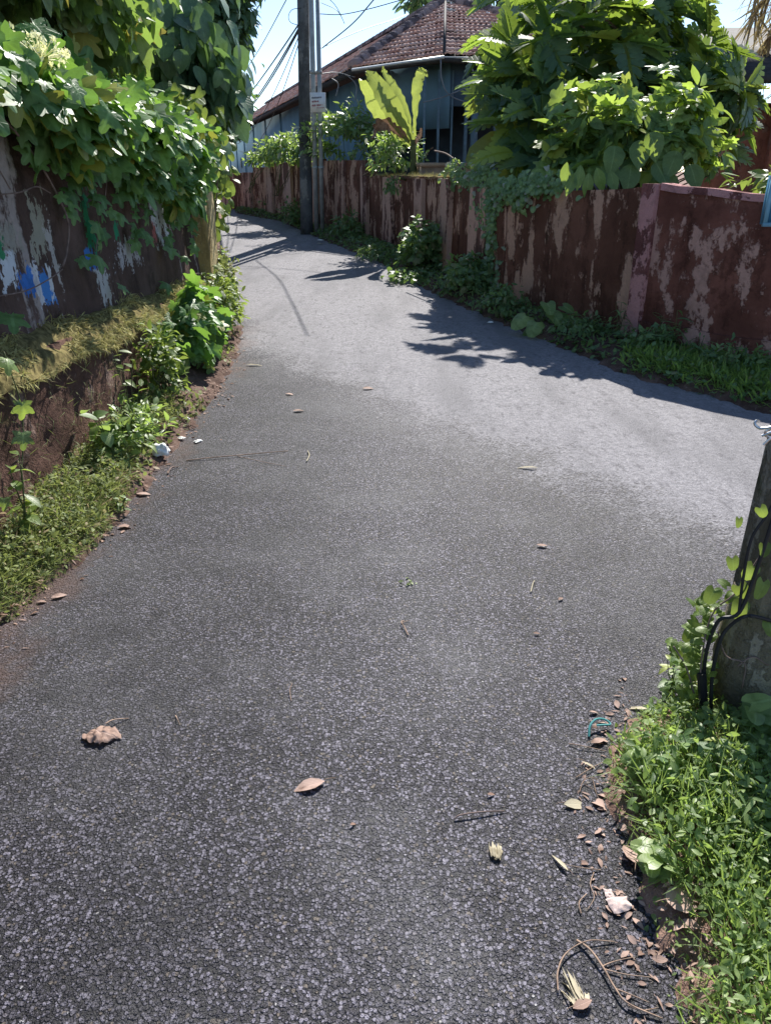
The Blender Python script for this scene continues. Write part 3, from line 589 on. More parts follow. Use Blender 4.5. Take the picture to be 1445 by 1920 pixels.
b = MB(); b.tube([EA - [0, 0, .06], FAR_E - [0, 0, .06]], .07, 4); b.tube([EA - [0, 0, .06], EC - [0, 0, .06], EE - [0, 0, .06]], .05, 4); b.build('fascia', M['timber'], hs)
def wallq(p, q, z0, z1, name, m, d=.06):
    b = MB(); p = np.asarray(p); q = np.asarray(q); e = unit(np.append(q - p, 0)); c = (p + q) / 2; L = np.linalg.norm(q - p)
    b.box((c[0], c[1], (z0 + z1) / 2), (L / 2, d, (z1 - z0) / 2), math.atan2(e[1], e[0])); return b.build(name, m, hs)
WA = EA + NR * .5 + AX * .45; WF = WA + AX * 37; WC = EC + NR * .35 + AX * .55; WE = EE + AX * .9 - NR * .3
wl = wallq(WA[:2], WF[:2], 0, 3.5, 'wall', M['teal_wall']); 
wallq(WA[:2], WC[:2], 2.35, 3.52, 'wall', M['teal_wall'], .05)
wallq((WA + AX * .9 + NR * .3)[:2], (WE + AX * .9)[:2], 0, 3.5, 'veranda_back', M['navy'])
wallq(WC[:2], WE[:2], 2.75, 3.50, 'valance', M['navy'], .03)
for i in range(1, 9):
    p = WA + AX * (i * 4.3) - NR * .065; b = MB(); b.box((p[0], p[1], 1.75), (.035, .06, 1.74), math.atan2(AX[1], AX[0]) ); b.build('batten', M['teal_batten'], hs)
for u in (432, 447, 464):
    d = (22.9 if u == 464 else 28 if u == 447 else 36); p = WA + AX * d - NR * .06; b = MB(); b.box((p[0], p[1], 1.95), (.30, .03, .26), math.atan2(AX[1], AX[0])); wd = b.build('window', M['teal_batten'], hs)
    b = MB(); p = p - NR * .03; b.box((p[0], p[1], 1.95), (.23, .012, .2), math.atan2(AX[1], AX[0])); b.build('pane', M['dark'], wd)
for u, wd_ in ((795, .02), (822, .025), (848, .018), (876, .035), (893, .07), (935, .03)):
    q = at(u, 200, 17.3 + (0 if u != 893 else -.1)); b = MB(); b.box((q[0], q[1] + (u - 820) * .004, 1.7), (wd_, .03, 1.68)); b.build('post', M['post'], hs)
b = MB(); p, q = at(660, 131, 18.35), at(832, 107, 16.62); b.tube([p, q], .03, 4); b.tube([q, at(985, 110, 17.2)], .012, 4); b.build('gutter', M['sheet'], hs)
for pts in ([(826, 112), (828, 150), (845, 180), (890, 192), (915, 165)], [(878, 112), (895, 150), (915, 158), (930, 140), (925, 115)], [(792, 192), (830, 182), (872, 165)], [(622, 147), (634, 158), (630, 180)], [(650, 140), (668, 160), (666, 188)]):
    b = MB(); b.tube(spline([at(u, v, 16.6 if u > 700 else 18.6) for u, v in pts], 20), .012, 5); b.build('cable_loop', M['greycable'], hs)
yt = thing('water_tank', 'low beige masonry tank standing behind the mossy wall coping', 'tank', at(835, 335, 14.2) * [1, 1, 0])
b = MB(); q = at(842, 320, 14.3); b.box((q[0], q[1], 1.25), (.52, .4, .38), .12); b.build('basin', plain('beige_plaster', (.33, .26, .20), .85, .25, 4.0), yt)
b = MB(); b.box((q[0], q[1], 1.645), (.56, .44, .03), .12); b.build('rim', plain('beige_rim', (.36, .29, .22), .85, .25, 4.0), yt)

# red laterite house and its roofs at the right
lh = thing('laterite_house', 'bare reddish laterite house behind the big leafy shrub', 'house', (8, 16, 0))
p = at(1345, 190, 15.0); b = MB(); b.box((p[0] + 2.6, 15.2, 1.2), (2.6, .15, 1.45), -.12); b.build('wall', M['laterite'], lh)
q = at(1415, 190, 14.6); b = MB(); b.box((q[0] + 2.4, 14.4, 1.25), (2.0, .15, 1.45), -.12); b.build('wall', M['laterite'], lh)
b = MB(); z = at(1400, 148, 14.5)[2]; V = [(q[0] - 1.3, 14.0, z), (q[0] + 5, 13.6, z), (q[0] + 5, 17.5, z + 1.2), (q[0] - 1.3, 17.8, z + 1.2)]
b.add(V + [(a, c, d - .12) for a, c, d in V], [(0, 1, 2, 3), (7, 6, 5, 4), (0, 4, 5, 1), (1, 5, 6, 2), (2, 6, 7, 3), (3, 7, 4, 0)]); b.build('roof', M['timber'], lh)
b = MB(); z = at(1420, 138, 18)[2]; V = [(9.0, 18.2, z - .1), (16, 18.2, z), (16, 22, z + .9), (10.4, 22, z + .2)]; b.add(V + [(a, c, d - .08) for a, c, d in V], [(0, 1, 2, 3), (7, 6, 5, 4), (0, 4, 5, 1), (1, 5, 6, 2), (2, 6, 7, 3), (3, 7, 4, 0)]); b.build('sheet_roof', plain('pale_blue_sheet', (.30, .44, .66), .5, .1), lh)

# ------------------------------------------------------------------ poles, signs, cables
PX, PY = gr(577, 437)[0], 17.6
up = thing('utility_pole', 'tall dark square concrete utility pole at the bend of the lane', 'pole', (PX, PY, g(PY)))
top = np.array([PX + .2, PY, 8.2]); b = MB(); b.tube([(PX + (top[0] - PX) * t, PY, g(PY) - .2 + 8.2 * t) for t in np.linspace(0, 1, 14)], np.linspace(.125, .088, 14), 4, square=True, rot=math.pi / 4); b.build('shaft', M['concrete'], up)
b = MB(); b.box((top[0], PY, 7.6), (.75, .05, .05)); b.build('crossarm', M['pipe'], up)
for dx in (-.65, 0, .65):
    b = MB(); b.tube([(top[0] + dx, PY, 7.65), (top[0] + dx, PY, 7.72), (top[0] + dx, PY, 7.76), (top[0] + dx, PY, 7.84)], [.03, .05, .03, .045], 8); b.build('insulator', M['white'], up)
for nm, (ua, ub, yp, rr) in {'a': (593.5, 583.5, 17.35, .05), 'b': (603, 595.5, 17.3, .045)}.items():
    p0, p1 = gr(ua, 442 if nm == 'a' else 444), at(ub, 0, yp); p0 = np.array([p0[0], yp, g(yp) - .05]); d = p1 - p0
    t = thing('service_pipe', 'thicker pale service pipe hugging the dark utility pole' if nm == 'a' else 'thin grey service pipe standing free right of the utility pole', 'pipe', p0)
    b = MB(); b.tube([p0, p0 + d * .5, p0 + d * (1.02 if nm == 'b' else 1.5)], rr, 8); b.build('tube', M['pipe'], t)
    for f in (.32, .72):
        b = MB(); c = p0 + d * f; b.tube([c - [0, 0, .03], c + [0, 0, .03]], rr + .012, 8); b.build('clamp', M['pipe'], t)
sg = thing('notice_board', 'small white notice with faded red lettering tied to the pipes', 'sign', at(596, 192, 17.15))
c = at(596, 192, 17.2); b = MB(); b.box(c, (.155, .008, .175)); b.build('panel', M['board'], sg)
# the board's three lines are illegible strokes in the photograph: two short rows and one long row of small marks
for row, (x0, x1, z, m_) in enumerate([(-.115, .075, .085, 'inkdark'), (-.115, .02, .02, 'ink'), (-.115, .11, -.05, 'ink'), (-.02, .12, -.10, 'ink')]):
    b = MB(); x = x0
    while x < x1:
        wd_ = rng.uniform(.008, .016); hh = (.016 if row < 3 else .006) * rng.uniform(.7, 1.1)
        b.box((c[0] + x, c[1] - .0095, c[2] + z + rng.uniform(-.004, .004) + x * .06), (wd_ * .42, .0015, hh)); x += wd_ + (.02 if rng.random() < .14 else .003)
    b.build('lettering', M[m_], sg)
# blue board at the right edge of the frame, on a post just outside it
bb = thing('blue_board', 'blue painted metal board with paler rim at the right edge', 'sign', (at(1470, 420, 5.3)[0], 5.3, 0))
p = at(1428, 421, 5.25); q = at(1441, 329, 5.25); wdt = .55
b = MB(); b.box((p[0] + wdt / 2, 5.27, (p[2] + q[2]) / 2), (wdt / 2, .02, (q[2] - p[2]) / 2)); b.build('panel', M['blue'], bb)
b = MB(); zc = (p[2] + q[2]) / 2; hz = (q[2] - p[2]) / 2
for (cx, cz, hx, hz_) in ((wdt / 2, -hz, wdt / 2, .012), (wdt / 2, hz, wdt / 2, .012), (.012, 0, .012, hz - .013), (wdt - .012, 0, .012, hz - .013)): b.box((p[0] + cx, 5.246, zc + cz), (hx, .012, hz_))
b.build('rim', M['lightblue'], bb)
b = MB(); b.tube([(p[0] + wdt * .6, 5.33, 0), (p[0] + wdt * .6, 5.33, q[2] + .02)], .03, 8); b.build('post', M['pipe'], bb)
b = MB(); b.box((p[0] + .06, 5.26, q[2] + .02), (.05, .025, .012)); b.build('bracket', M['white'], bb)

# near leaning pole with cables and creeper
npx, npy = 1.135, 1.95
np_ = thing('concrete_pole', 'near mossy concrete pole rising from the roadside weeds', 'pole', (npx, npy, 0))
b = MB(); G_ = []
for z in np.linspace(.30, 4.2, 40):
    h = .088 - .008 * z; ch = .018; x0 = npx + .006 * z; row = []
    for (sx, sy) in [(-1, -1 + ch / h), (-1 + ch / h, -1), (1 - ch / h, -1), (1, -1 + ch / h), (1, 1 - ch / h), (1 - ch / h, 1), (-1 + ch / h, 1), (-1, 1 - ch / h), (-1, -1 + ch / h)]:
        o = .004 * fn(sx, sy, z, 6); row.append((x0 + sx * h + o, npy + sy * h * .95 + o, z))
    G_.append(row)
b.grid(G_); b.add(G_[-1][:8], [tuple(range(8))]); b.build('shaft', M['nearpole'], np_, True)
b = MB(); G_ = []
for z, r in ((-.06, .116), (.04, .114), (.16, .106), (.175, .110), (.30, .102), (.315, .097), (.42, .091), (.43, .075)):
    G_.append([(npx + r * math.cos(a) * (.92 + .10 * abs(math.sin(2 * a))) * (1 + .03 * fn(a, z, 2, 3)) - .010, npy + r * math.sin(a) * (.92 + .10 * abs(math.sin(2 * a))), z) for a in np.linspace(0, 2 * math.pi, 25)])
b.grid(G_); b.build('collar', M['nearpole'], np_, True)
def on(u, v, Y): return at(u, v, Y)
cb = thing('black_cable', 'pair of black cables rising from the weeds along the near pole', 'cable', gr(1325, 1345))
for k_, pts in enumerate([[(1322, 1372, 1.86), (1320, 1300, 1.85), (1322, 1230, 1.85), (1345, 1165, 1.83), (1385, 1148, 1.82), (1420, 1060, 1.83), (1452, 960, 1.84)], [(1332, 1365, 1.85), (1334, 1270, 1.83), (1348, 1205, 1.83), (1366, 1175, 1.83), (1400, 1155, 1.82), (1450, 1165, 1.84)], [(1384, 1150, 1.82), (1393, 1080, 1.83), (1408, 1010, 1.84), (1440, 960, 1.84), (1470, 900, 1.85)]]):
    b = MB(); b.tube(spline([on(*p) for p in pts], 40), (.0055 if k_ < 2 else .004), 7); b.build('strand', M['cable'], cb, True)
b = MB(); b.tube(spline([on(1320, 1372, 1.86), on(1318, 1320, 1.855), on(1314, 1260, 1.85)], 12), .014, 8); b.build('sleeve', M['cable'], cb, True)
ww = thing('wire_tangle', 'bright steel wire curled round the near pole shaft', 'wire', on(1440, 815, 1.85))
b = MB()
for pts in [[(1452, 800), (1430, 803), (1421, 802), (1414, 795), (1417, 789), (1422, 790)], [(1455, 806), (1440, 812), (1427, 817)], [(1455, 812), (1442, 823), (1430, 834)], [(1455, 800), (1438, 806), (1433, 815), (1445, 822)]]:
    b.tube(spline([on(u, v, 1.83 + .004 * i) for i, (u, v) in enumerate(pts)], 18), .0035, 6)
b.build('wire', M['steelwire'], ww, True)

def cable(label, pts, r=.012, m='cable', name='overhead_cable', n=24, group=None):
    b = MB(); b.tube(spline(pts, n) if len(pts) > 2 else curve(pts[0], pts[1], .5, n), r, 5); return tag(b.build(name, M[m], smooth=True), label, 'cable', group)
P0 = np.array([PX + .07, PY - .12, 0])
pz = lambda v: np.array([at(572, v, PY)[0], PY - .1, at(572, v, PY)[2]])
bd = thing('cable_bundle', 'thick sagging bundle of overhead cables left of the utility pole', 'cable', pz(32))
for i, (e, k_) in enumerate([((400, 245), 44), ((404, 250), 44), ((398, 232), 44), ((412, 262), 44), ((430, 262), 40)]):
    b = MB(); b.tube(curve(pz(30 + i * 4), at(*e, k_), .25 + .25 * i, 24), .016 if i < 3 else .009, 5); b.build('strand', M['cable'], bd)
cable('thin overhead wire leaving the frame above the cable bundle', [pz(-60), at(460, 132, 34), at(380, 236, 60)], .012)
cable('overhead wire crossing in front of the upper left crown', [at(530, -60, 14), at(495, -4, 16), at(421, 108, 22), at(380, 165, 26)], .010)
cable('steep overhead wire climbing right from the pipe across the sky', [at(604, 90, 17.2), at(660, 45, 15.5), at(700, 0, 14), at(760, -70, 12)], .010)
cable('loose wire running from the pole top towards the roof apex', [at(600, 26, 17.2), at(640, 27, 17), at(690, 17, 16.8), at(748, 1, 16.5), at(800, -14, 16)], .008)
cable('drooping wire strung from the pipes to the tiled hip', [at(602, 90, 17.2), at(636, 74, 18), at(690, 52, 19), at(735, 38, 20.5), at(765, 27, 21.6)], .008)
cable('curled slack wire hanging beside the pole top', [at(602, 5, 17.2), at(632, 20, 17), at(646, 45, 17), at(630, 12, 17), at(610, -8, 17.2)], .006)
cable('looped slack wire left of the pole top', [at(566, 15, 17.4), at(548, 18, 17.3), at(541, 30, 17.3), at(545, 42, 17.3), at(562, 48, 17.4)], .006)
cable('pair of slack service wires from the pipes to the house eave', [at(604, 138, 17.2), at(630, 136, 17.6), at(665, 145, 18.3)], .009, 'greycable')
# ------------------------------------------------------------------ left side: creepers, trees, weeds
def sheet_leaves(mb, tm, k, yr, fz, size, xoff, m=None, hang=.35, rv=None, jit=.35, out=.75):
    """shingled leaves lying over the wall: fz(y, s) gives (x, z) for s from the wall top outwards"""
    y = rng.uniform(yr[0], yr[1], k); s = rng.random(k); P = []
    for a, q in zip(y, s): x, z = fz(a, q); P.append((x + xoff * abs(rng.normal()), a, z))
    P = np.array(P); D = np.column_stack([np.full(k, 1.0), rng.normal(size=k) * .5 - .35, np.full(k, -.2)])
    T = unit(D * out + np.array([0, 0, -hang]) * (0.4 + s[:, None]) + rng.normal(size=(k, 3)) * jit)
    N = unit(np.column_stack([.55 + .3 * s, np.full(k, -.25), .95 - .55 * s]) + rng.normal(size=(k, 3)) * jit * .8)
    mb.inst(tm, P, T, N, size * rng.uniform(.55, 1.25, k), rng.random(k) if rv is None else rv)
low = lambda y: float(np.interp(y, [3.0, 3.8, 4.4, 4.9, 5.4, 6.0, 6.8, 7.8], [1.78, 1.86, 1.76, 1.66, 1.57, 1.50, 1.42, 1.34])) + .15 * fn(y, 0, 0, 2.3) + .06 * fn(y, 0, 4, 7.0)
def drape(y, s):
    z = 2.26 + .12 * fn(y, 3, 0, 1.5) - s * (2.26 - low(y)); x = -2.45 + .75 * min(1, (2.25 - z) / .42) ** .7 if z > 1.83 else -1.80
    return x + .10 * math.sin(math.pi * s), z
cr = thing('creeper', 'lobed leaf creeper tumbling over the top of the painted wall', 'creeper', (-2.0, 5.2, 1.9))
b = MB(); sheet_leaves(b, T_GRAPE, 1150, (2.9, 7.6), drape, .25, .05, jit=.5); sheet_leaves(b, T_GRAPE, 700, (3.0, 7.6), drape, .15, .10, jit=.5)
b.build('foliage', M['creeper'], cr)
b = MB()
for y0, z1 in [(3.75, 1.45), (4.15, 1.52), (4.75, 1.30), (5.15, 1.12), (5.5, 1.36), (5.9, 1.05), (6.3, 1.22), (6.65, .95), (7.05, 1.12), (7.4, .9)]:
    zz_ = np.arange(low(y0) + .05, z1, -.055); n_ = len(zz_); P = np.column_stack([np.full(n_, -1.80) + .02 * rng.random(n_), y0 + np.cumsum(rng.normal(size=n_) * .03), zz_])
    b.inst(T_GRAPE, P, unit(rng.normal(size=(n_, 3)) * [.1, .5, .2] + [.35, -.1, -.6]), unit(rng.normal(size=(n_, 3)) * .25 + [.85, -.35, .4]), rng.uniform(.07, .14, n_), rng.random(n_) * .85)
b.build('trailing_leaves', M['creeper'], cr)
b = MB(); spots = [(150, 325, .17), (222, 398, .13), (180, 478, .15), (318, 465, .16), (312, 530, .14), (228, 535, .10), (150, 485, .10), (20, 590, .15), (262, 430, .11), (345, 480, .10), (205, 395, .09), (275, 440, .12), (60, 45, .2), (110, 365, .08), (185, 365, .14), (255, 345, .17), (295, 345, .18), (240, 360, .14), (330, 370, .13)]
P = np.array([(lambda d: d * (-1.76 / d[0]) + np.array([0, 0, EYE]))(ray(u, v)) for u, v, _ in spots])
k = len(P); b.inst(T_GRAPE, P, unit(np.column_stack([np.full(k, .5), rng.normal(size=k) * .5 - .3, np.full(k, -.5)])), unit(np.column_stack([np.full(k, .8), np.full(k, -.5), np.full(k, .5)]) + rng.normal(size=(k, 3)) * .2), [q[2] for q in spots], rng.random(k) * .8)
b.build('hanging_leaves', M['creeper'], cr)
b = MB()
wp = lambda u, v, o=0.02: (lambda d: d * ((-1.815 + o) / d[0]) + np.array([0, 0, EYE]))(ray(u, v))
for pts in [[(10, 225), (60, 285), (100, 350), (128, 415), (126, 470), (118, 500)], [(0, 555), (50, 545), (90, 525), (118, 505)], [(60, 300), (85, 270), (100, 240)], [(0, 365), (40, 360), (70, 350), (95, 362)], [(175, 330), (185, 420), (180, 470)], [(345, 530), (355, 515), (385, 512)], [(0, 320), (20, 355)], [(190, 240), (200, 330), (195, 390)], [(130, 300), (136, 350), (150, 420)]]:
    b = MB(); b.tube(spline([wp(*p) for p in pts], 24), .006 if pts[0][0] == 10 else .0035, 5); b.build('stem', M['vine'], cr)
b = MB(); c = at(75, 90, 4.35)
for i in range(26):
    p = c + rng.normal(size=3) * [.07, .08, .05]; b.tube(curve(c - [0, 0, .06], p, -.01, 4), .003, 4); b.inst(T_OVAL, p + rng.normal(size=(9, 3)) * .008, rdir(9), rdir(9), .024, rng.random(9))
b.build('flower_spray', leaf_mat('cream_flower', (.5, .48, .30), (.75, .72, .5), (.5, .5, .3), .7, .3, .2), cr)
lv = thing('wall_vine', 'thin vine with a few palmate leaves on the plinth below the ledge', 'vine', wp(40, 800, .15))
b = MB(); spots = [(42, 755, .10), (42, 812, .10), (12, 672, .10), (8, 935, .07), (255, 760, .04)]; P = np.array([wp(u, v, .20) for u, v, _ in spots]); k = len(P)
b.inst(T_GRAPE, P, np.tile([.25, -.3, -.6], (k, 1)) + rng.normal(size=(k, 3)) * .15, np.tile([.8, -.55, .35], (k, 1)), [q[2] for q in spots], .55 + .3 * rng.random(k)); b.build('leaves', M['shrub'], lv)
b = MB(); b.tube(spline([wp(u, v, .18) for u, v in [(8, 660), (25, 710), (40, 760), (44, 820), (40, 900)]], 16), .003, 5); b.build('stem', M['stem'], lv)
# creeper with heart leaves on the pier and along the bend
hc = thing('creeper', 'yellow green heart leaf creeper hanging round the yellow pier', 'creeper', (-1.8, 8.6, 1.5))
b = MB()
for (u, v, Y, rr, k, sz) in [(u_ - 16, *q_) for (u_, *q_) in [(375, 275, 8.2, .28, 140, .12), (392, 320, 8.7, .25, 150, .12), (362, 235, 7.9, .25, 90, .12), (400, 360, 8.9, .2, 100, .12), (403, 400, 9.0, .17, 60, .115), (395, 435, 8.7, .15, 30, .11), (345, 300, 7.75, .2, 60, .12), (380, 240, 9.5, .30, 120, .12)]]:
    c = at(u, v, Y); P = c + rng.normal(size=(k, 3)) * rr * .5; D = unit(P - c + np.array([.5, -.5, 0])); leafy(b, T_HEART, P, D, sz, droop=.8, up=.35, out=.5, jit=.4)
b.build('foliage', M['lime'], hc)
b = MB()
for u0 in (366, 384, 400): b = MB(); b.tube(spline([at(u0, 225, 8.6), at(u0 + 8, 320, 8.65), at(u0 + 2, 430, 8.5), at(u0, 520, 8.3)], 16), .008, 5); b.build('stem', M['vine'], hc)
ec = thing('creeper', 'dark ivy mass over the wall beyond the pier', 'creeper', (-2.8, 12, 1.2))
b = MB(); k = 2600; y = rng.uniform(8.8, 22, k) ; z = rng.uniform(.1, 1.75, k) ; P = np.column_stack([[xe(a) + .04 for a in y], y, z]) + rng.normal(size=(k, 3)) * [.1, .1, .05]
leafy(b, T_HEART, P, np.tile([.8, -.6, 0], (k, 1)), .13, droop=.7, up=.4, jit=.4); b.build('foliage', M['treeleaf'], ec)

def tree(name, label, base, crowns, tm, size, m, group=None, tr=.12, limbs=None, cat='tree', **kw):
    """crowns: (centre, radii, leaves); trunk with a limb to each crown clump"""
    t = thing(name, label, cat, base, group); base = np.asarray(base, float); mb = MB()
    cc = np.mean([np.asarray(c[0]) for c in crowns], 0); fork = base * .45 + cc * .55; fork[:2] = base[:2] * .75 + cc[:2] * .25
    sm = MB(); sm.tube(spline([base - [0, 0, .1], base * .5 + fork * .5 + rng.normal(size=3) * .06, fork], 10), np.linspace(tr, tr * .65, 10), 8); sm.build('trunk', M['bark'], t, True)
    bm_ = MB()
    for c, r, k in crowns:
        P, D = blob(k, c, r, **{q: kw[q] for q in ('shell', 'bottom') if q in kw}); leafy(mb, tm, P, D, size, **{q: v for q, v in kw.items() if q not in ('shell', 'bottom')})
        bm_.tube(spline([fork, (fork + np.asarray(c)) / 2 + rng.normal(size=3) * .1, np.asarray(c)], 8), np.linspace(tr * .5, tr * .15, 8), 6)
        for i in range(4): bm_.tube(curve(c, P[rng.integers(0, len(P))], -.05, 5, .03), np.linspace(tr * .16, tr * .05, 5), 5)
    mb.build('crown', m, t); bm_.build('branch', M['bark'], t); return t
tree('broadleaf_tree', 'dark shady tree with hanging lobed leaves above the painted wall', (-3.1, 6.4, 1.5), [((-2.5, 5.2, 2.85), (.7, .8, .5), 800), ((-2.3, 6.5, 2.9), (.6, .9, .55), 800), ((-2.45, 7.6, 2.85), (.5, .7, .5), 500), ((-3.3, 5.6, 3.1), (.9, 1.0, .8), 900), ((-3.0, 7.4, 3.5), (1.0, 1.1, .8), 900), ((-2.9, 4.6, 2.7), (.6, .6, .5), 420)], T_GRAPE + T_OVAL + T_GRAPE, .21, M['darkleaf'], tr=.14, droop=1.0, up=.25, jit=.4, bottom=-1.0, shell=.3)
ht = thing('broadleaf_tree', 'grey green tree with large round drooping leaves beside the sky', 'tree', (-3.6, 9.8, 1.5))
b = MB(); bm_ = MB(); fork = np.array([-3.3, 9.4, 2.7]); 
for (u, v, Y, rx, k, sz) in [(414, 140, 9.0, .22, 26, .25), (392, 180, 9.1, .24, 34, .24), (372, 130, 9.3, .36, 80, .24), (345, 90, 9.2, .45, 90, .24), (436, 178, 9.0, .08, 5, .24), (380, 215, 9.4, .26, 50, .22), (330, 60, 9.0, .5, 90, .24), (345, 160, 9.0, .4, 70, .24)]:
    c = at(u, v, Y); P = c + rng.normal(size=(k, 3)) * rx * .5; leafy(b, T_ROUND, P, unit(P - c + [.4, -.2, 0]), sz, droop=1.1, up=.3, out=.6, jit=.35); bm_.tube(spline([fork, (fork + c) / 2 + [0, 0, .15], c], 8), np.linspace(.035, .01, 8), 5)
b.build('crown', M['treeleaf'], ht); bm_.build('branch', M['bark'], ht); b = MB(); b.tube([(-3.6, 9.8, 1.4), (-3.5, 9.6, 2.1), fork], [.09, .075, .06], 8); b.build('trunk', M['bark'], ht, True)
tree('tall_tree', 'tall hazy tree at the upper left with small leaves against the sky', (-6.6, 15, 1.4), [(at(400, 45, 15), (.65, .8, .5), 650), (at(355, 10, 15), (.9, 1.0, .8), 900), (at(425, 15, 15), (.42, .6, .45), 330), (at(320, 60, 15.5), (1.0, 1, .9), 900), (at(405, -50, 15), (.9, 1, .7), 700)], T_OVAL, .20, M['treeleaf'], tr=.2, droop=.7, shell=.35, bottom=-1)
tree('distant_tree', 'small leaved tree above the ivy at the bend', (-6.6, 22, .5), [(at(405, 215, 24), (.7, .8, .8), 900), (at(380, 190, 24), (1.3, 1, 1.3), 1100), (at(425, 240, 24), (.5, .6, .4), 420), (at(340, 150, 22), (2, 1.5, 1.8), 1200)], T_OVAL, .2, M['treeleaf'], tr=.15, shell=.3, bottom=-1)
tree('background_tree', 'dense dark tree filling the gap behind the left canopy', (-7.5, 10.5, 1.5), [((-6.3, 10.5, 3.2), (1.8, 1.6, 1.5), 1500), ((-5.0, 11.5, 3.0), (1.3, 1.4, 1.3), 1100), ((-7.5, 9, 3.6), (2, 1.6, 1.8), 1200), ((-4.4, 8.6, 2.6), (.9, .9, .8), 600)], T_OVAL, .30, M['darkleaf'], tr=.22, shell=.2, bottom=-1)
tree('background_tree', 'far leafy tree showing behind the tiled roof apex', (5.2, 34, .6), [((4.2, 34, 7.3), (1.6, 1.5, 1.0), 800), ((6, 34, 7.6), (1.8, 1.5, 1.3), 900), ((1.8, 34.5, 7.6), (1.2, 1, .6), 450), ((7.5, 33, 6.6), (1.8, 1.5, 1.3), 800)], T_OVAL, .34, M['treeleaf'], tr=.25, shell=.3, bottom=-1)

# weeds along the left edge

def lz(x, y): return float(mound_z([(x, y)], LEFTV, .13, rag=.06, slope=.45)[1][0])
pt = lambda x, y: (x, y, lz(x, y))
bush('weed_bush', 'bright lime green low bush against the plinth', 'bush', pt(-1.52, 5.1), (-1.52, 5.1, .34), (.13, .26, .30), 620, T_OVAL, .055, M['lime'], 'weeds at the foot of the left wall', droop=.0, up=.9, shell=.2)
bush('weed_bush', 'pale lobed creeper clump spilling onto the lane edge', 'creeper', pt(-1.48, 6.1), (-1.54, 6.15, .40), (.18, .60, .33), 620, T_GRAPE, .13, M['creeper'], 'weeds at the foot of the left wall', droop=.6, up=.6, shell=.3)
bush('weed_bush', 'small leaved bright bush past the pale creeper clump', 'bush', pt(-1.52, 7.4), (-1.54, 7.3, .40), (.18, .50, .34), 800, T_OVAL, .06, M['lime'], 'weeds at the foot of the left wall', droop=.1, shell=.3)
bush('weed_bush', 'speckled weedy bush at the foot of the yellow pier', 'bush', pt(-1.70, 8.3), (-1.75, 8.4, .42), (.17, .55, .42), 800, T_OVAL + T_GRAPE, .055, M['grass'], 'weeds at the foot of the left wall', droop=.2, shell=.3)
bush('weed_bush', 'farthest weed clump of the left verge before the bend', 'bush', (-2.3, 10.2, g(10.2)), (-2.32, 10.1, .35), (.18, .9, .32), 600, T_OVAL, .07, M['shadeweed'], 'weeds at the foot of the left wall', droop=.2, shell=.3)
herb('broadleaf_herb', 'dark green herb with round leaves in the left grass', 'plant', pt(-1.50, 3.95), 7, .30, .13, T_ROUND, .075, M['weed'], per=6)
herb('broadleaf_herb', 'tall thin herb with pale upper leaves beside the round leaf herb', 'plant', pt(-1.50, 4.35), 4, .46, .10, T_OVAL, .06, M['lime'], per=8)
herb('broadleaf_herb', 'half cut off herb at the left frame edge', 'plant', pt(-1.56, 3.0), 3, .34, .05, T_OVAL, .08, M['lime'], per=5)
herb('broadleaf_herb', 'little herb rooted at the edge of the red soil patch', 'plant', pt(-1.30, 3.42), 4, .09, .05, T_OVAL, .035, M['weed'], per=5)
bush('weed_bush', 'mixed light green weeds behind the round leaf herb', 'bush', pt(-1.48, 4.25), (-1.48, 4.2, .16), (.13, .50, .17), 700, T_LANCE + T_OVAL, .055, M['weed'], 'weeds at the foot of the left wall', droop=-.2, up=.9, shell=.1)
b = MB()
LG = [(-1.42, 1.5), (-1.40, 2.32), (-1.34, 2.75), (-1.28, 3.09), (-1.28, 3.5), (-1.38, 3.9), (-1.40, 4.4), (-1.36, 5.0), (-1.70, 5.0), (-1.74, 1.5)]
k = 24000; Q = pts_in(LG, k, .10); cl = np.array([fn(p[0], p[1], 1, 4.0) for p in Q]); Q = Q[cl + .4 * rng.random(k) > -.25]; k = len(Q); d, z = mound_z(Q, LEFTV, .13, rag=.06, slope=.45)
P = np.column_stack([Q, z - .003]); T = unit(rng.normal(size=(k, 3)) * [.9, .9, .3] + [.25, -.15, .38]); b.inst(T_BLADE, P, T, unit(rng.normal(size=(k, 3)) + [0, 0, .4]), rng.uniform(.03, .095, k) * np.clip(d * 7 + .35, .35, 1), rng.random(k))
P = np.column_stack([Q[:8000], z[:8000] + rng.uniform(.0, .09, 8000) * np.clip(d[:8000] * 7, .2, 1)]); leafy(b, T_OVAL + T_LANCE, P, rdir(8000), .024, droop=0, up=.8)
tag(b.build('grass', M['grass']), 'matted olive grass on the bank under the painted wall', 'grass', kind='stuff')
b = MB(); k = 900; y = rng.uniform(3, 7.6, k); P = np.column_stack([np.full(k, -1.645), y, LED(y) * rng.random(k) ** 1.8]); leafy(b, T_BLADE, P, np.tile([1, -.3, 0], (k, 1)), .045, droop=.3, jit=.6)
k = 5200; Q = pts_in([(x + .10 + .05 * fn(0, y, 4, 2), y) if i < 12 else (x, y) for i, (x, y) in enumerate([(p[0] - .12, p[1]) for p in LEFTV[:12]] + LEFTV[12:])], k); cl = np.array([fn(p[0], p[1], 6, 2.6) for p in Q]); ok = (cl > -.05) | (Q[:, 0] < -1.55); Q = Q[ok]; k = len(Q); z = mound_z(Q, LEFTV, .13, rag=.06, slope=.45)[1]; leafy(b, T_OVAL + T_LANCE, np.column_stack([Q, z + rng.uniform(0, .10, k) * rng.random(k)]), rdir(k), .04, droop=0, up=.9)
tag(b.build('wall_weeds', M['grass']), 'sparse tiny weeds on the plinth face and red bank', 'weeds', kind='stuff')

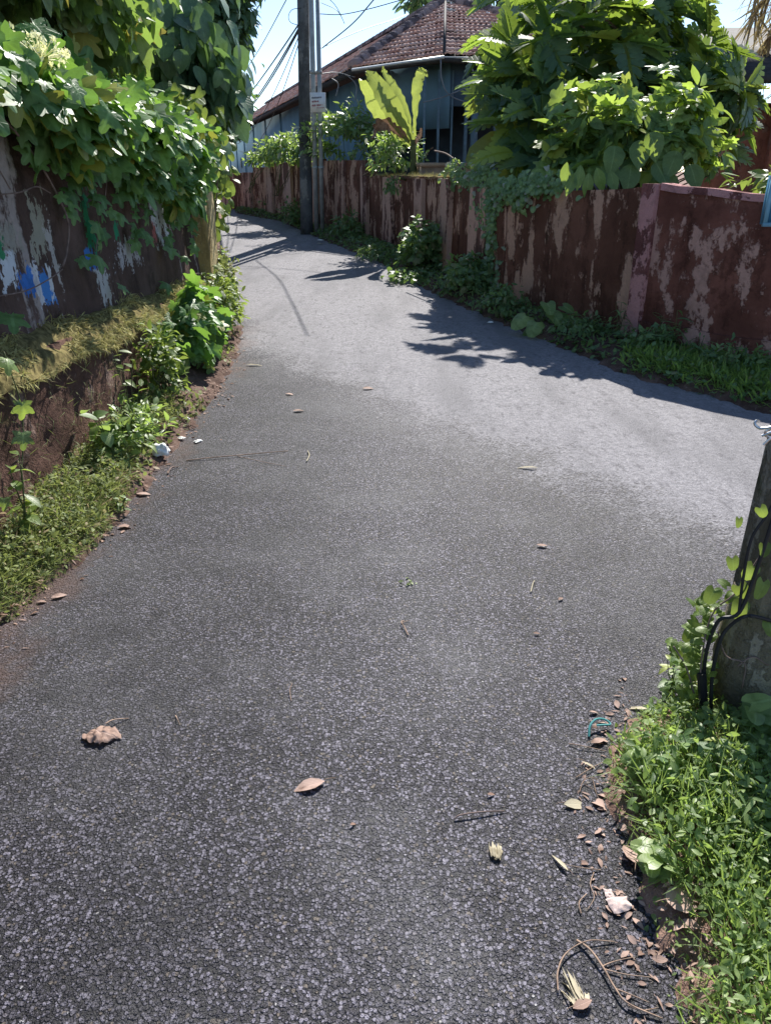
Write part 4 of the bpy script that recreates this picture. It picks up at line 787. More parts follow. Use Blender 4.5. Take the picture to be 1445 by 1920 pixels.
# ------------------------------------------------------------------ right side: shrubs, trees, climbers
def sz_(x, y): return float(mound_z([(x, y)], STRIP, .10, rag=.07)[1][0])
sh = thing('large_shrub', 'large sunlit shrub with broad lobed leaves overhanging the wall', 'shrub', (2.7, 9.2, 1.0))
b = MB(); sm = MB(); base = np.array([2.7, 9.3, .95])
for i in range(150):
    d = rdir(1)[0]; d[2] = abs(d[2]) * 1.15 - .35; d[1] = -abs(d[1]) if rng.random() < .6 else d[1]; d = unit(d)
    c = np.array([2.66, 9.0, 1.76]) + d * np.array([.98, .65, .82]) * rng.uniform(.45, 1.02)
    if c[2] > 2.62 - .55 * max(0, c[0] - 2.45) - .5 * max(0, 2.3 - c[0]) + .1: c[2] -= .3
    top_ = c[2] > 2.05 - .35 * max(0, c[0] - 2.6)
    rosette(b, T_GRAPE if rng.random() < .65 else T_OVAL, c, unit(d * .4 + [0, -.15, .75] + rng.normal(size=3) * .35), 6 if top_ else 7, rng.uniform(.15, .27), None, .8)
    if i % 3 == 0: sm.tube(spline([base + rng.normal(size=3) * [.1, .05, 0], base * .5 + c * .5 + [0, 0, .1], c], 8), np.linspace(.014, .005, 8), 5)
for (u, v) in [(1225, 325), (1150, 295), (1195, 285), (1265, 305), (1180, 330), (1215, 270), (1255, 345), (1290, 330), (1130, 330)]:
    c = at(u, v, 8.15); b.inst(T_ROUND, [c + [0, 0, .1]], [[rng.normal() * .3, -.45, -.7]], [[0, -.85, .5]], .26, .15)
for (u, v) in [(1085, 335), (1100, 350), (1075, 350), (1115, 340), (1060, 330), (1140, 345)]:
    c = at(u, v, 7.85); b.inst(T_OVAL, [c + [0, 0, .12]], [[rng.normal() * .25, -.3, -.9]], [[rng.normal() * .3, -.9, .3]], .22, .15)
b.build('foliage', M['shrub'], sh); sm.build('stem', M['stem'], sh)
s2 = bush('small_shrub', 'yellow green shrub spilling over the wall by the blue board', 'shrub', (3.75, 7.4, 1.0), (3.55, 7.25, 1.38), (.5, .45, .22), 380, T_OVAL, .14, M['lime'], droop=.2, up=.8, shell=.2)
bt = thing('breadfruit_tree', 'breadfruit tree with big deeply cut glossy leaves behind the shrub', 'tree', (4.0, 12.0, 1.0))
b = MB(); bm_ = MB(); tb = np.array([4.0, 12.0, .9]); fk = np.array([3.9, 12.0, 2.2])
for i in range(118):
    u = rng.uniform(930, 1395); v = rng.uniform(-40, 260)
    if u < 980 and v < 60: continue
    if v < -60 + (u - 1230) * 1.0 and u > 1230: continue
    if u > 1300 and v > 230: continue
    Y = rng.uniform(10.6, 13.2); c = at(u, v, Y); ax = unit(np.array([(u - 1160) / 420, -.35, .75]) + rng.normal(size=3) * .25)
    rosette(b, T_BREAD, c, ax, 8, .58, None)
    if i % 3 == 0: bm_.tube(spline([fk, (fk + c) / 2 + [0, 0, .2], c - ax * .05], 8), np.linspace(.05, .015, 8), 5)
for (u, v, Y) in [(960, 235, 10.4), (985, 265, 10.2), (945, 180, 10.8), (1000, 210, 10.2), (975, 290, 10.0), (940, 130, 11), (990, 140, 10.6), (1010, 300, 9.9), (1015, 170, 10.2), (960, 90, 11), (1310, 200, 11), (1345, 245, 11), (1320, 270, 11), (1375, 225, 11.5), (1290, 160, 10.8), (1355, 170, 11), (1350, 285, 11), (1385, 170, 11)]:
    rosette(b, T_BREAD, at(u, v, Y), unit([rng.normal() * .3, -.5, .7]), 9, .50 if u < 1100 else .42, None)
b.build('crown', M['bread'], bt); bm_.build('branch', M['bark'], bt); b = MB(); b.tube([tb, tb + [.02, 0, .7], fk], [.15, .13, .10], 10); b.build('trunk', M['bark'], bt, True)
ta = herb('taro_plant', 'taro plant with one huge ribbed leaf beside the dark veranda', 'plant', (1.45, 11.6, 1.0), 1, .1, .1, T_ROUND, .1, M['treeleaf'], per=2)
b = MB(); c = at(940, 272, 11.2); b.inst([T_HEART[0]], [c], [[-.9, -.25, -.35]], [[-.2, -.75, .65]], .62, .4); b.inst([T_HEART[1]], [at(965, 300, 11.3)], [[-.2, -.6, -.6]], [[0, -.7, .7]], .5, .2); b.inst([T_HEART[2]], [at(985, 285, 11.4)], [[.6, -.5, -.4]], [[0, -.6, .8]], .5, .1); b.build('blade', M['bread'], ta)
b = MB(); b.tube(spline([(1.5, 11.6, 1.0), (c + [.05, .3, -.1]) * .6 + np.array([1.5, 11.6, 1]) * .4, c], 8), .014, 6); b.build('petiole', M['stem'], ta)
# banana
bn = thing('banana_plant', 'young banana plant with backlit yellow green leaves above the coping', 'plant', at(775, 335, 14.4))
def ribbon(mb, mid, wd, side, n=26, fold=.25, wave=.02, rnd=.5, tears=0.0):
    mid = spline(mid, n); side = unit(np.asarray(side, float)); V = []; uv = []; ws = np.interp(np.linspace(0, 1, n), np.linspace(0, 1, len(wd)), wd); tg = unit(np.gradient(mid, axis=0))
    for i in range(n):
        s = unit(side - tg[i] * (side @ tg[i])); nn = np.cross(s, tg[i])
        for q in (-1, -.5, 0, .5, 1):
            V.append(mid[i] + s * ws[i] * q * (1 - tears * rng.random() * (abs(q) == 1)) + nn * (fold * ws[i] * abs(q) + wave * rng.normal() * abs(q))); uv.append((.5 + q * .5, i / n * 2.5))
    mb.add(V, [(i * 5 + j, i * 5 + j + 1, i * 5 + j + 6, i * 5 + j + 5) for i in range(n - 1) for j in range(4)], rnd, uv)
A = lambda u, v, o=0: at(u, v, 14.4 + o)
for mid, wd, sd, rn in [([A(770, 268), A(752, 235, -.1), A(728, 190, -.2), A(702, 150, -.1), A(686, 134)], [.03, .13, .17, .16, .11, .02], (.75, -.1, .65), .35), ([A(768, 275), A(735, 235, .15), A(708, 200, .15), A(688, 165, .1), A(673, 148)], [.03, .11, .16, .15, .10, .02], (.6, -.4, .6), .95), ([A(774, 262), A(762, 215, .1), A(742, 170, .15), A(722, 140, .15), A(717, 124, .15)], [.02, .05, .08, .08, .05, .01], (.9, .2, .3), .7), ([A(777, 262), A(778, 215), A(783, 165), A(792, 138), A(796, 130)], [.015, .04, .09, .12, .13, .08], (.85, -.5, .1), .95)]:
    b = MB(); ribbon(b, mid, wd, sd, rnd=rn, tears=.18); b.build('leaf', M['banana'], bn, True)
b = MB(); ribbon(b, [A(768, 265), A(745, 245, -.1), A(722, 230, -.15), A(703, 240, -.15), A(698, 262, -.15)], [.03, .1, .14, .12, .05], (.3, -.4, .8), rnd=.3, tears=.4, wave=.04); ribbon(b, [A(778, 270), A(786, 255), A(790, 240)], [.03, .04, .01], (.8, -.3, 0), rnd=.6); b.build('dead_leaf', M['dryleaf'], bn)
b = MB(); b.tube([A(775, 338), A(775, 300), A(774, 262)], [.07, .055, .04], 8); b.build('stem', M['stem'], bn, True)
# hedge shrubs behind the wall
bush('hedge_shrub', 'rounded variegated shrub behind the wall right of the pipes', 'shrub', (-.95, 17.9, 1.0), at(655, 262, 17.6), (.95, .6, .62), 2300, T_OVAL, .12, M['hedge'], 'shrubs behind the brown wall', shell=.4, droop=.1)
bush('hedge_shrub', 'low pale shrub on the wall top left of the utility pole', 'shrub', (-2.6, 19.8, 1.0), at(545, 285, 19.3), (.75, .6, .42), 1300, T_OVAL, .13, M['hedge'], 'shrubs behind the brown wall', shell=.4, droop=.1)
bush('hedge_shrub', 'smallest sunlit shrub at the far end of the wall top', 'shrub', (-3.7, 22.4, 1.0), at(500, 298, 21.8), (.5, .5, .25), 500, T_OVAL, .13, M['hedge'], 'shrubs behind the brown wall', shell=.4, droop=.1)
bush('hedge_shrub', 'tangled leafy shrub below the banana leaves', 'shrub', (.35, 14.9, 1.0), at(742, 290, 14.8), (.50, .4, .45), 900, T_OVAL, .10, M['hedge'], 'shrubs behind the brown wall', shell=.2, droop=.2)
bush('weed_tuft', 'thin weed tuft hanging from the coping under the banana', 'weeds', (.36, 13.9, 1.4), at(735, 350, 13.55), (.16, .12, .20), 200, T_OVAL, .06, M['shadeweed'], stems=3, shell=.1, droop=.8)
tw = thing('dry_branch', 'bare reddish branches leaning on the wall top by the banana', 'branch', at(705, 320, 15.2))
for pts in [[(690, 332), (712, 300), (735, 270)], [(700, 330), (722, 292), (728, 260)], [(795, 300), (803, 284), (812, 276)], [(680, 330), (700, 318), (718, 310)]]: b = MB(); b.tube(spline([at(u, v, 15.0) for u, v in pts], 8), .012, 5); b.build('stick', M['bark'], tw)

# climber on the wall top and over the pilaster
iv = thing('creeper', 'small leaved ivy draped over the wall top and down one pilaster', 'creeper', (1.3, 9.6, 1.4))
b = MB()
for (u, v, Y, ru, rv_, k) in [(880, 332, 10.6, 45, 12, 230), (950, 350, 9.55, 60, 18, 380), (1010, 345, 9.0, 45, 16, 220), (915, 385, 10.05, 18, 38, 220), (918, 440, 10.02, 14, 50, 170), (915, 510, 9.98, 18, 50, 190), (965, 375, 9.3, 35, 16, 90), (855, 312, 11.2, 14, 8, 60), (900, 320, 10.6, 14, 16, 70)]:
    for i in range(k):
        uu, vv = u + rng.normal() * ru * .5, v + rng.normal() * rv_ * .6; d = ray(uu, vv)
        # onto the wall face a little proud of it
        y = Y
        for _ in range(4):
            t = np.interp(1, [1], [1]); x = d[0] / d[1] * y; yw = float(np.interp(-x, -XW[:, 0][np.argsort(-XW[:, 1])] * 0 - XW[:, 1], XW[:, 0])); y = .5 * y + .5 * (yw - .10)
        p = np.array([d[0], d[1], d[2]]) * (y / d[1]) + [0, 0, EYE]
        b.inst(T_HEART, [p + rng.normal(size=3) * .03], [[rng.normal() * .5 - .3, -.6 + rng.normal() * .3, -.6]], [[-.4, -.6, .8]], .062 * rng.uniform(.6, 1.3), rng.random())
b.build('foliage', M['hedge'], iv)
b = MB(); b.tube(spline([at(815, 283, 12), at(835, 288, 11.6), at(852, 300, 11.2), at(868, 318, 10.8)], 12), .012, 5); b.build('stem', M['vine'], iv)
for u0 in (905, 915, 925): b = MB(); b.tube(spline([at(u0, 340, 10.0), at(u0 + 5, 430, 9.98), at(u0 - 5, 520, 9.95), at(u0, 560, 9.9)], 12), .010, 5); b.build('stem', M['vine'], iv)
# weeds at the foot of the right wall
WG = 'weeds at the foot of the right wall'
def wb(label, u, v, dy, rx, ry, h, k, tm, size, m='shadeweed', cat='weeds', **kw):
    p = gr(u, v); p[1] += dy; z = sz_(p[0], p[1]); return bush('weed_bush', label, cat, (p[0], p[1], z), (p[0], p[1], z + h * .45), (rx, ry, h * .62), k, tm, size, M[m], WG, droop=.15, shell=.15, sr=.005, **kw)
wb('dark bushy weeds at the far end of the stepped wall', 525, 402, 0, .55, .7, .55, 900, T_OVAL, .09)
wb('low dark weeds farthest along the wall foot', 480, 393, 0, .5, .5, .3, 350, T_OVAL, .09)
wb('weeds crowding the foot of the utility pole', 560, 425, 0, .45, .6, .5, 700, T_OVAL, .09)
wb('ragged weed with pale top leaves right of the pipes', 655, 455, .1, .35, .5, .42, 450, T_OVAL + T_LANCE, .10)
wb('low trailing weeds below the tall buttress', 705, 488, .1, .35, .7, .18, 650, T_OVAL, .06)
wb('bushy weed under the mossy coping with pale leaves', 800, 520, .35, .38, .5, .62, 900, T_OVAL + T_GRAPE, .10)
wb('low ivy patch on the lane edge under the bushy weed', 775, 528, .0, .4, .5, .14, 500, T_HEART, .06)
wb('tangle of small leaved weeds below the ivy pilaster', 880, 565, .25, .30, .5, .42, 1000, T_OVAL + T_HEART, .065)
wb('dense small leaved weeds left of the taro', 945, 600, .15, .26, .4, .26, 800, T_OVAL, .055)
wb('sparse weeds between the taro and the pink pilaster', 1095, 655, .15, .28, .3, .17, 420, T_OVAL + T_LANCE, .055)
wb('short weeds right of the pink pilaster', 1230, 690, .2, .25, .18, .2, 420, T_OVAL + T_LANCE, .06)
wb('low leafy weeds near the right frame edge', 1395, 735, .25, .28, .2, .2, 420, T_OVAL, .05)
tp = herb('taro_plant', 'small taro with pale heart leaves at the foot of the brown wall', 'plant', (lambda p: (p[0], p[1] + .1, sz_(p[0], p[1] + .1)))(gr(1015, 632)), 7, .30, .22, T_HEART, .0001, M['shadeweed'], per=2)
b = MB(); p0 = gr(1015, 632); 
for (u, v, s, r_) in [(985, 598, .22, .95), (1005, 610, .2, .9), (1035, 595, .18, .5), (1025, 575, .17, .3), (1050, 600, .16, .2), (1030, 625, .18, .2), (1055, 580, .15, .15), (995, 625, .15, .1)]:
    b.inst(T_HEART, [at(u, v, p0[1] + rng.uniform(-.05, .15)) + [0, 0, .03]], [[(u - 1020) / 50, -.6, -.3]], [[0, -.45, .9]], s, r_)
b.build('blade', M['weed'], tp)
for i, (u, v, h) in enumerate([(1160, 660, .34), (1195, 655, .28), (1265, 690, .36), (1235, 672, .26), (1310, 705, .22)]):
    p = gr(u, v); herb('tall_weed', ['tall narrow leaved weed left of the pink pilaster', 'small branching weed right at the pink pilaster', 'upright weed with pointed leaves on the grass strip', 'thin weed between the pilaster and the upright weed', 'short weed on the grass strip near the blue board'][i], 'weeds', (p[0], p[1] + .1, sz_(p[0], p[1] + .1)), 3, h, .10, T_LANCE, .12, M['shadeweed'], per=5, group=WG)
b = MB(); SG = [(4.0, 4.1), (2.66, 5.08), (2.42, 5.52), (2.04, 6.02), (1.95, 6.3), (2.2, 6.75), (2.75, 6.4), (3.3, 5.85), (4.4, 4.75)]
k = 12000; Q = pts_in(SG, k, .12); d, z = mound_z(Q, STRIP, .10, rag=.07); P = np.column_stack([Q, z - .005]); b.inst(T_BLADE + T_LANCE, P, unit(rng.normal(size=(k, 3)) * [.6, .6, .2] + [-.1, -.2, .7]), rdir(k), rng.uniform(.04, .12, k), rng.random(k))
tag(b.build('grass', M['strip']), 'green grass strip below the dark red wall', 'grass', kind='stuff')
b = MB(); k = 9000; Q = pts_in(STRIP, k, .0); d, z = mound_z(Q, STRIP, .10, rag=.07); P = np.column_stack([Q, z + rng.uniform(0, .07, k)]); leafy(b, T_OVAL + T_HEART, P, rdir(k), .05, droop=.1, up=.9)
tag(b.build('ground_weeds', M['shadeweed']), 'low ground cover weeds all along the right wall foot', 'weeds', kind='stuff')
# palm fronds at the upper right corner
pm = thing('palm_tree', 'palm with dry drooping fronds at the upper right corner', 'palm', (9.3, 15.5, 1.0))
pc = at(1530, -40, 15.5); b = MB(); b.tube(spline([(9.3, 15.5, .9), (pc + np.array([9.5, 15.5, 1.0])) / 2, pc], 14), np.linspace(.16, .11, 14), 10); b.build('trunk', M['bark'], pm, True)
for i, (du, dv) in enumerate([(-115, 60), (-100, 130), (-60, 200), (-110, -10), (60, 100), (100, 20), (30, -120), (-60, -110)]):
    e = at(1530 + du, -40 + dv, 15.2 + .2 * (i % 3)); mid = spline([pc, (pc + e) / 2 + [0, 0, .35], e], 14); b = MB(); b.tube(mid, np.linspace(.025, .006, 14), 5); P = np.repeat(mid[2:], 8, 0); k = len(P)
    b.inst(T_BLADE, P + rng.normal(size=(k, 3)) * .02, unit(rng.normal(size=(k, 3)) * .3 + [(-.2 if du < 0 else .2), -.2, -.9]), rdir(k), rng.uniform(.5, .9, k), rng.random(k)); b.build('frond', M['frond'], pm)

# ------------------------------------------------------------------ near right verge: weeds, pole creeper
def nz(x, y): return float(mound_z([(x, y)], NEAR, .04, rag=.03)[1][0])
NG_ = [gr(u, v)[:2] for u, v in [(1330, 1250), (1250, 1278), (1192, 1322), (1150, 1368), (1122, 1405), (1125, 1480), (1150, 1545), (1175, 1610), (1195, 1665), (1250, 1730), (1285, 1790), (1265, 1850), (1225, 1915)]] + [np.array([.72, .55]), np.array([2.4, .55]), np.array([2.4, 2.35])]
b = MB(); k = 24000; Q = pts_in(NG_, k, .12); Q = Q[Q[:, 0] < .80 * Q[:, 1] + .25][:20000]; k = len(Q); dd = pdist(Q, NG_); _, z = mound_z(Q, NEAR, .04, rag=.03)
P = np.column_stack([Q, z - .004]); T = unit(rng.normal(size=(k, 3)) * [.55, .55, .2] + [-.12, -.2, .8]); b.inst(T_BLADE, P, T, rdir(k), rng.uniform(.05, .145, k) * np.clip(dd * 6 + .3, .3, 1) * np.clip((2.0 - Q[:, 1]) / .4, .35, 1), rng.random(k))
tag(b.build('grass', M['weed']), 'lush green grass round the foot of the near pole', 'grass', kind='stuff')
b = MB(); k = 22000; Q = pts_in(NG_, k, .10); Q = Q[Q[:, 0] < .80 * Q[:, 1] + .25]; k = len(Q); dd = pdist(Q, NG_); _, z = mound_z(Q, NEAR, .04, rag=.03); hh = np.clip(dd * 1.3 + .015, .015, .12) * (1 + .5 * np.array([fn(p[0], p[1], 2, 7) for p in Q])) * np.clip((2.0 - Q[:, 1]) / .4, .3, 1)
far = Q[:, 1] > 1.25; P = np.column_stack([Q, z + hh * rng.random(k) ** .7]); leafy(b, T_LANCE + T_OVAL, P[far], rdir(int(far.sum())), .028, droop=-.05, up=.9, jit=.5); leafy(b, T_OVAL, P[~far], rdir(int((~far).sum())), .019, droop=-.05, up=.9, jit=.5)
Q = pts_in([(.60, .7), (.57, 1.25), (.60, 1.5), (.72, 1.85), (.95, 2.15), (1.0, 1.6), (.85, 1.2), (.85, .9), (.8, .7)], 1500); P = np.column_stack([Q, mound_z(Q, NEAR, .04, rag=.03)[1] + rng.uniform(0, .025, 1500)]); cl = np.array([fn(p[0], p[1], 3, 9) for p in Q]) > .0; leafy(b, T_OVAL + T_LANCE, P[cl], rdir(int(cl.sum())), .017, droop=0, up=.9)
tag(b.build('small_weeds', M['weed']), 'fine leaved creeping weeds covering the near verge', 'weeds', kind='stuff')
for i, (u, v, s, ns, h, tmn) in enumerate([(1255, 1300, .05, 5, .16, T_OVAL), (1290, 1470, .045, 5, .14, T_OVAL), (1235, 1505, .042, 4, .10, T_OVAL), (1420, 1420, .07, 4, .14, T_HEART), (1230, 1650, .045, 4, .07, T_HEART), (1330, 1500, .04, 5, .15, T_LANCE), (1195, 1470, .04, 4, .09, T_HEART), (1385, 1600, .05, 5, .13, T_LANCE)]):
    p = gr(u, v); herb('verge_plant', ['pale broad leaved plant where the verge meets the asphalt', 'whitish green leaf rosette in the middle of the verge', 'small pale plant in front of the whitish rosette', 'heart leaved plant in the shade below the pole', 'single round leaf seedling over the dry leaves', 'slender lance leaved plant in the deep grass', 'heart leaved seedling at the inner soil edge', 'lance leaved weed low at the right frame edge'][i], 'plant', (p[0], p[1], nz(p[0], p[1])), ns, h, .06, tmn, s, M['shrub'] if i in (0, 1, 2) else M['weed'], per=5, sr=.002)
pcx = thing('creeper', 'sunlit lime creeper climbing the left side of the near pole', 'creeper', gr(1310, 1300))
b = MB(); sm = MB()
for (u, v, r, k) in [(1330, 1140, 20, 22), (1318, 1185, 22, 32), (1305, 1220, 20, 26), (1290, 1250, 20, 16), (1345, 1115, 22, 12), (1322, 1260, 24, 26), (1265, 1215, 12, 7), (1300, 1290, 26, 22)]:
    for i in range(k):
        p = at(u + rng.normal() * r * .6, v + rng.normal() * r * .6, 1.95 + rng.normal() * .05); b.inst(T_HEART, [p], [[rng.normal() * .5 - .5, rng.normal() * .4 - .2, rng.normal() * .4 - .1]], [[rng.normal() * .3, -.2, 1]], rng.uniform(.022, .045), .3 + .7 * rng.random())
for (u, v, s) in [(1385, 1112, .05), (1390, 1145, .055), (1430, 1105, .06), (1372, 1060, .04), (1425, 965, .035), (1412, 1075, .05), (1440, 1180, .05), (1432, 1035, .04), (1385, 985, .03), (1338, 1120, .05)]:
    b.inst(T_HEART, [at(u, v - 12, 1.835)], [[rng.normal() * .3, -.35, -.7]], [[rng.normal() * .3, -.8, .5]], s, rng.random())
b.build('leaves', M['lime'], pcx)
for pts in [[(1310, 1320), (1315, 1230), (1335, 1150), (1380, 1110), (1425, 1040)], [(1300, 1300), (1285, 1250), (1262, 1212)], [(1345, 1185), (1360, 1230), (1395, 1245), (1390, 1290)], [(1380, 1250), (1410, 1232), (1440, 1248)]]: sm = MB(); sm.tube(spline([at(u, v, 1.85) for u, v in pts], 16), .0025, 5); sm.build('stem', M['vine'], pcx)

# ------------------------------------------------------------------ litter lying on the lane and its edges
def rz_(p):
    z = g(p[1]) + .006
    for poly, f in ((NEAR, nz), (LEFTV, lz)):
        if pdist([p[:2]], poly)[0] > 0: z = max(z, f(p[0], p[1]) + .006)
    return z
def fallen(label, u, v, s, ang, m='dryleaf', tm=T_OVAL, name='fallen_leaf', cat='leaf', curl=.3, n=1, rnd=.7, stalk=True, group='dry leaves lying about', lift=.008):
    p = gr(u, v); p[2] = rz_(p); t = thing(name, label, cat, p, group); b = MB()
    a = R(ang); T = np.array([[math.cos(a), math.sin(a), .03]]); N = np.array([[.1 * rng.normal(), .1 * rng.normal(), 1]]); b.inst([tm[curl if isinstance(curl, int) else rng.integers(0, len(tm))]], [p + [0, 0, lift * .6 + .05 * s] - T[0] * s * .5], T, N, s, rnd); b.build('blade', M[m], t)
    if stalk: b = MB(); q = p - T[0] * s * .5 + [0, 0, lift + .1 * s]; b.tube(spline([q + T[0] * s * .05, q - T[0] * s * .18, q - T[0] * s * .35 + [0, 0, -.004]], 6), max(.0009, s * .012), 5); b.build('stalk', M['twig'], t)
    return t
cl = thing('fallen_leaf', 'crumpled brown leaf with a long curved stalk on dark asphalt', 'leaf', (lambda p: (p[0], p[1], .005))(gr(192, 1385)), 'dry leaves lying about')
b = MB(); p = gr(192, 1385); nu, nv = 22, 15; Gd = []
for i in range(nu):
    s = i / (nu - 1) * 2 - 1; row = []
    for j in range(nv):
        q = j / (nv - 1) * 2 - 1; wv = .034 * (1 - abs(s) ** 2.4) ** .6 * (1 + .25 * fn(i, 0, 3, .5)); x = s * .052; y = q * wv
        h = .006 + .022 * (1 - q * q * .6) * (1 - abs(s) ** 2) * (.6 + .7 * abs(fn(s * 2, q * 1.5, 4, 1.6))) + .010 * abs(q) * max(0, fn(s * 3, q, 7, 1.0)) + .005 * abs(math.sin(s * 7 + q * 2))
        row.append((p[0] + x + .01 * q, p[1] + y - .010 * s, max(.005, h)))
    Gd.append(row)
b.grid(Gd, rnd=.5); b.U = [np.array([(.5 + (j / (nv - 1) - .5) * .9, i / (nu - 1)) for i in range(nu) for j in range(nv)])]; b.build('blade', M['dryleaf'], cl)
b = MB(); b.tube(spline([gr(200, 1372) + [0, 0, .03], gr(212, 1360) + [0, 0, .02], gr(226, 1354) + [0, 0, .012], gr(242, 1350) + [0, 0, .006]], 12), .0018, 5); b.build('stalk', M['twig'], cl)
def husk(label, u, v, s, ang):
    p = gr(u, v); p[2] = rz_(p); t = thing('dry_husk', label, 'husk', p, 'frayed husks on the lane'); b = MB(); a = R(ang); T0 = np.array([math.cos(a), math.sin(a), .04]); S0 = np.array([-math.sin(a), math.cos(a), 0])
    k = 16; o = rng.uniform(-.5, .5, k); P = p + [0, 0, .006] + S0 * (o * s * .42)[:, None] - T0 * (s * rng.uniform(.35, .55, k))[:, None] + [0, 0, .004] * rng.random((k, 1))
    b.inst(T_LANCE + T_BLADE, P, unit(T0 + S0 * (o * .35)[:, None] + rng.normal(size=(k, 3)) * [.08, .08, .03]), rng.normal(size=(k, 3)) * .4 + [0, 0, 1], s * rng.uniform(.6, 1.05, k), .4 + .6 * rng.random(k)); b.build('fibres', M['straw'], t)
fallen('smooth pinkish oval leaf alone in the middle foreground', 580, 1478, .088, 200, rnd=1.0, curl=0, lift=.004)
fallen('pale straw leaf with dark specks at the verge edge', 1078, 1513, .065, 5, 'straw', rnd=.8, curl=1)
fallen('buff leaf lying end on beside the speckled straw leaf', 1118, 1508, .055, 120, rnd=.95, curl=2)
fallen('large folded pinkish leaf half under the weeds', 1190, 1605, .085, 70, rnd=.9, tm=T_ROUND)
fallen('broad pinkish leaf at the foot of the green weeds', 1275, 1718, .085, 10, rnd=.95, tm=T_ROUND)
fallen('small brown leaf below the broad pinkish leaf', 1280, 1760, .06, 150, rnd=.8)
fallen('curled buff leaf near the teal rope', 1120, 1395, .05, 20, rnd=.85)
fallen('narrow leaf pointing at the verge above the speckled one', 1108, 1440, .055, -25, 'straw', T_LANCE)
fallen('long pale dry blade sticking out of the verge grass', 1185, 1330, .10, 160, 'straw', T_LANCE, rnd=.9)
husk('shredded straw coloured leaf alone on the asphalt', 928, 1600, .058, 84)
fallen('split straw leaf with a reddish stalk towards the verge', 1048, 1622, .060, 118, 'straw', T_LANCE, rnd=.8)
husk('frayed straw husk lying at the bottom near the roots', 1070, 1855, .080, 100)
fallen('dull leaf scrap under the frayed husk', 1090, 1890, .045, 20, rnd=.5)
fallen('tiny rust red leaf near the frame centre bottom', 662, 1550, .018, 30, rnd=.2, stalk=False)
fallen('rust red scrap above the long thin twig', 920, 1494, .022, 10, rnd=.25, stalk=False)
fallen('two tone brown leaf on the left where dust begins', 690, 731, .09, 10, rnd=.6, stalk=False)
fallen('thin pale leaf at the left lane side', 545, 741, .08, 0, rnd=.9, stalk=False)
fallen('orange brown leaf below the thin pale leaf', 560, 773, .08, 15, rnd=.7, stalk=False)
fallen('flat yellow strip of leaf at the left lane edge', 480, 687, .16, 5, 'straw', T_LANCE, rnd=.8, stalk=False)
fallen('pale yellow leaf out on the dusty carriageway', 985, 880, .13, 170, 'straw', T_LANCE, rnd=.6, stalk=False)
fallen('small red leaf left of the lance shaped sliver', 1050, 1127, .03, 40, rnd=.3, stalk=False)
fallen('pinkish leaf scrap on the soil left of the asphalt', 270, 930, .075, 5, rnd=.9, stalk=False)
fallen('reddish leaf scrap below the left herb', 240, 990, .09, 20, rnd=.35, stalk=False)
fallen('pale scrap at the lower end of the left grass', 112, 1122, .06, 30, rnd=.95, stalk=False)
fallen('small rust leaf right of the centre twig', 1005, 1192, .025, 0, rnd=.3, stalk=False)
fallen('dry leaf lying with its stalk on the right carriageway', 1015, 1027, .05, 170, rnd=.5)
fallen('little pale leaf on the far wall shade', 605, 458, .25, 20, 'straw', rnd=.9, stalk=False)
for i, (u, v) in enumerate([(1330, 1715), (1235, 1640)]): fallen(['fresh green heart leaf fallen by the broad pinkish leaf', 'dull green leaf blade over the folded leaf'][i], u, v, .06, 60 + 30 * i, 'weed', T_HEART, group='green leaves on the verge', stalk=False)
def twig(label, pts, r, m='twig', cat='twig', name='twig', group='twigs on the lane', subs=()):
    P = [gr(u, v) for u, v in pts]; P = [np.array([p[0], p[1], rz_(p) + r * .8 + (.006 if 0 < i < len(P) - 1 else 0)]) for i, p in enumerate(P)]; t = thing(name, label, cat, P[0], group); b = MB(); b.tube(spline(P, 24), np.linspace(r, r * .6, 24), 6)
    for s in subs:
        Q = [gr(u, v) for u, v in s]; b.tube(spline([np.array([p[0], p[1], rz_(p) + r]) for p in Q], 12), np.linspace(r * .6, r * .3, 12), 5)
    b.build('stick', M[m], t); return t
twig('thin straight twig with a bent end left of the straw leaf', [(852, 1540), (862, 1536), (900, 1530), (945, 1525)], .0026, 'vine')
twig('long curved root arching at the bottom right', [(1045, 1865), (1044, 1830), (1060, 1795), (1100, 1772), (1150, 1770)], .0021)
twig('forked woody root with side shoots in the bottom corner', [(1080, 1768), (1105, 1790), (1130, 1825), (1150, 1860), (1175, 1890), (1240, 1915)], .0030, subs=[[(1125, 1818), (1150, 1808), (1185, 1800)], [(1130, 1822), (1170, 1832), (1220, 1838)], [(1150, 1858), (1185, 1872), (1215, 1885)], [(1175, 1890), (1200, 1900), (1230, 1895)]])
twig('short pale forked twig in the middle of the lane', [(765, 1195), (758, 1182), (752, 1172), (757, 1167)], .0024, subs=[[(752, 1172), (762, 1168), (768, 1168)]])
twig('pale sliver of wood right of the lane centre', [(994, 1114), (998, 1100), (1001, 1092)], .003, 'straw')
twig('thin wavy root strand below the split straw leaf', [(1112, 1640), (1105, 1665), (1112, 1690), (1100, 1710)], .0014)
twig('bent root piece left of the wavy strand', [(1088, 1718), (1084, 1700), (1098, 1680)], .0018)
twig('reddish stalk reaching from the verge to the split leaf', [(1125, 1635), (1095, 1635), (1060, 1628), (1035, 1610)], .0012)
twig('dry twig poking out beside the curled buff leaf', [(1065, 1398), (1090, 1405), (1135, 1412)], .0016)
twig('slanting twig at the speckled leaf', [(1078, 1462), (1105, 1448), (1130, 1432)], .0016)
twig('tangle of rootlets in the soil edge', [(1085, 1490), (1092, 1472), (1110, 1465), (1130, 1475)], .0014, subs=[[(1092, 1472), (1105, 1480), (1125, 1490)], [(1110, 1465), (1120, 1500), (1140, 1520)]])
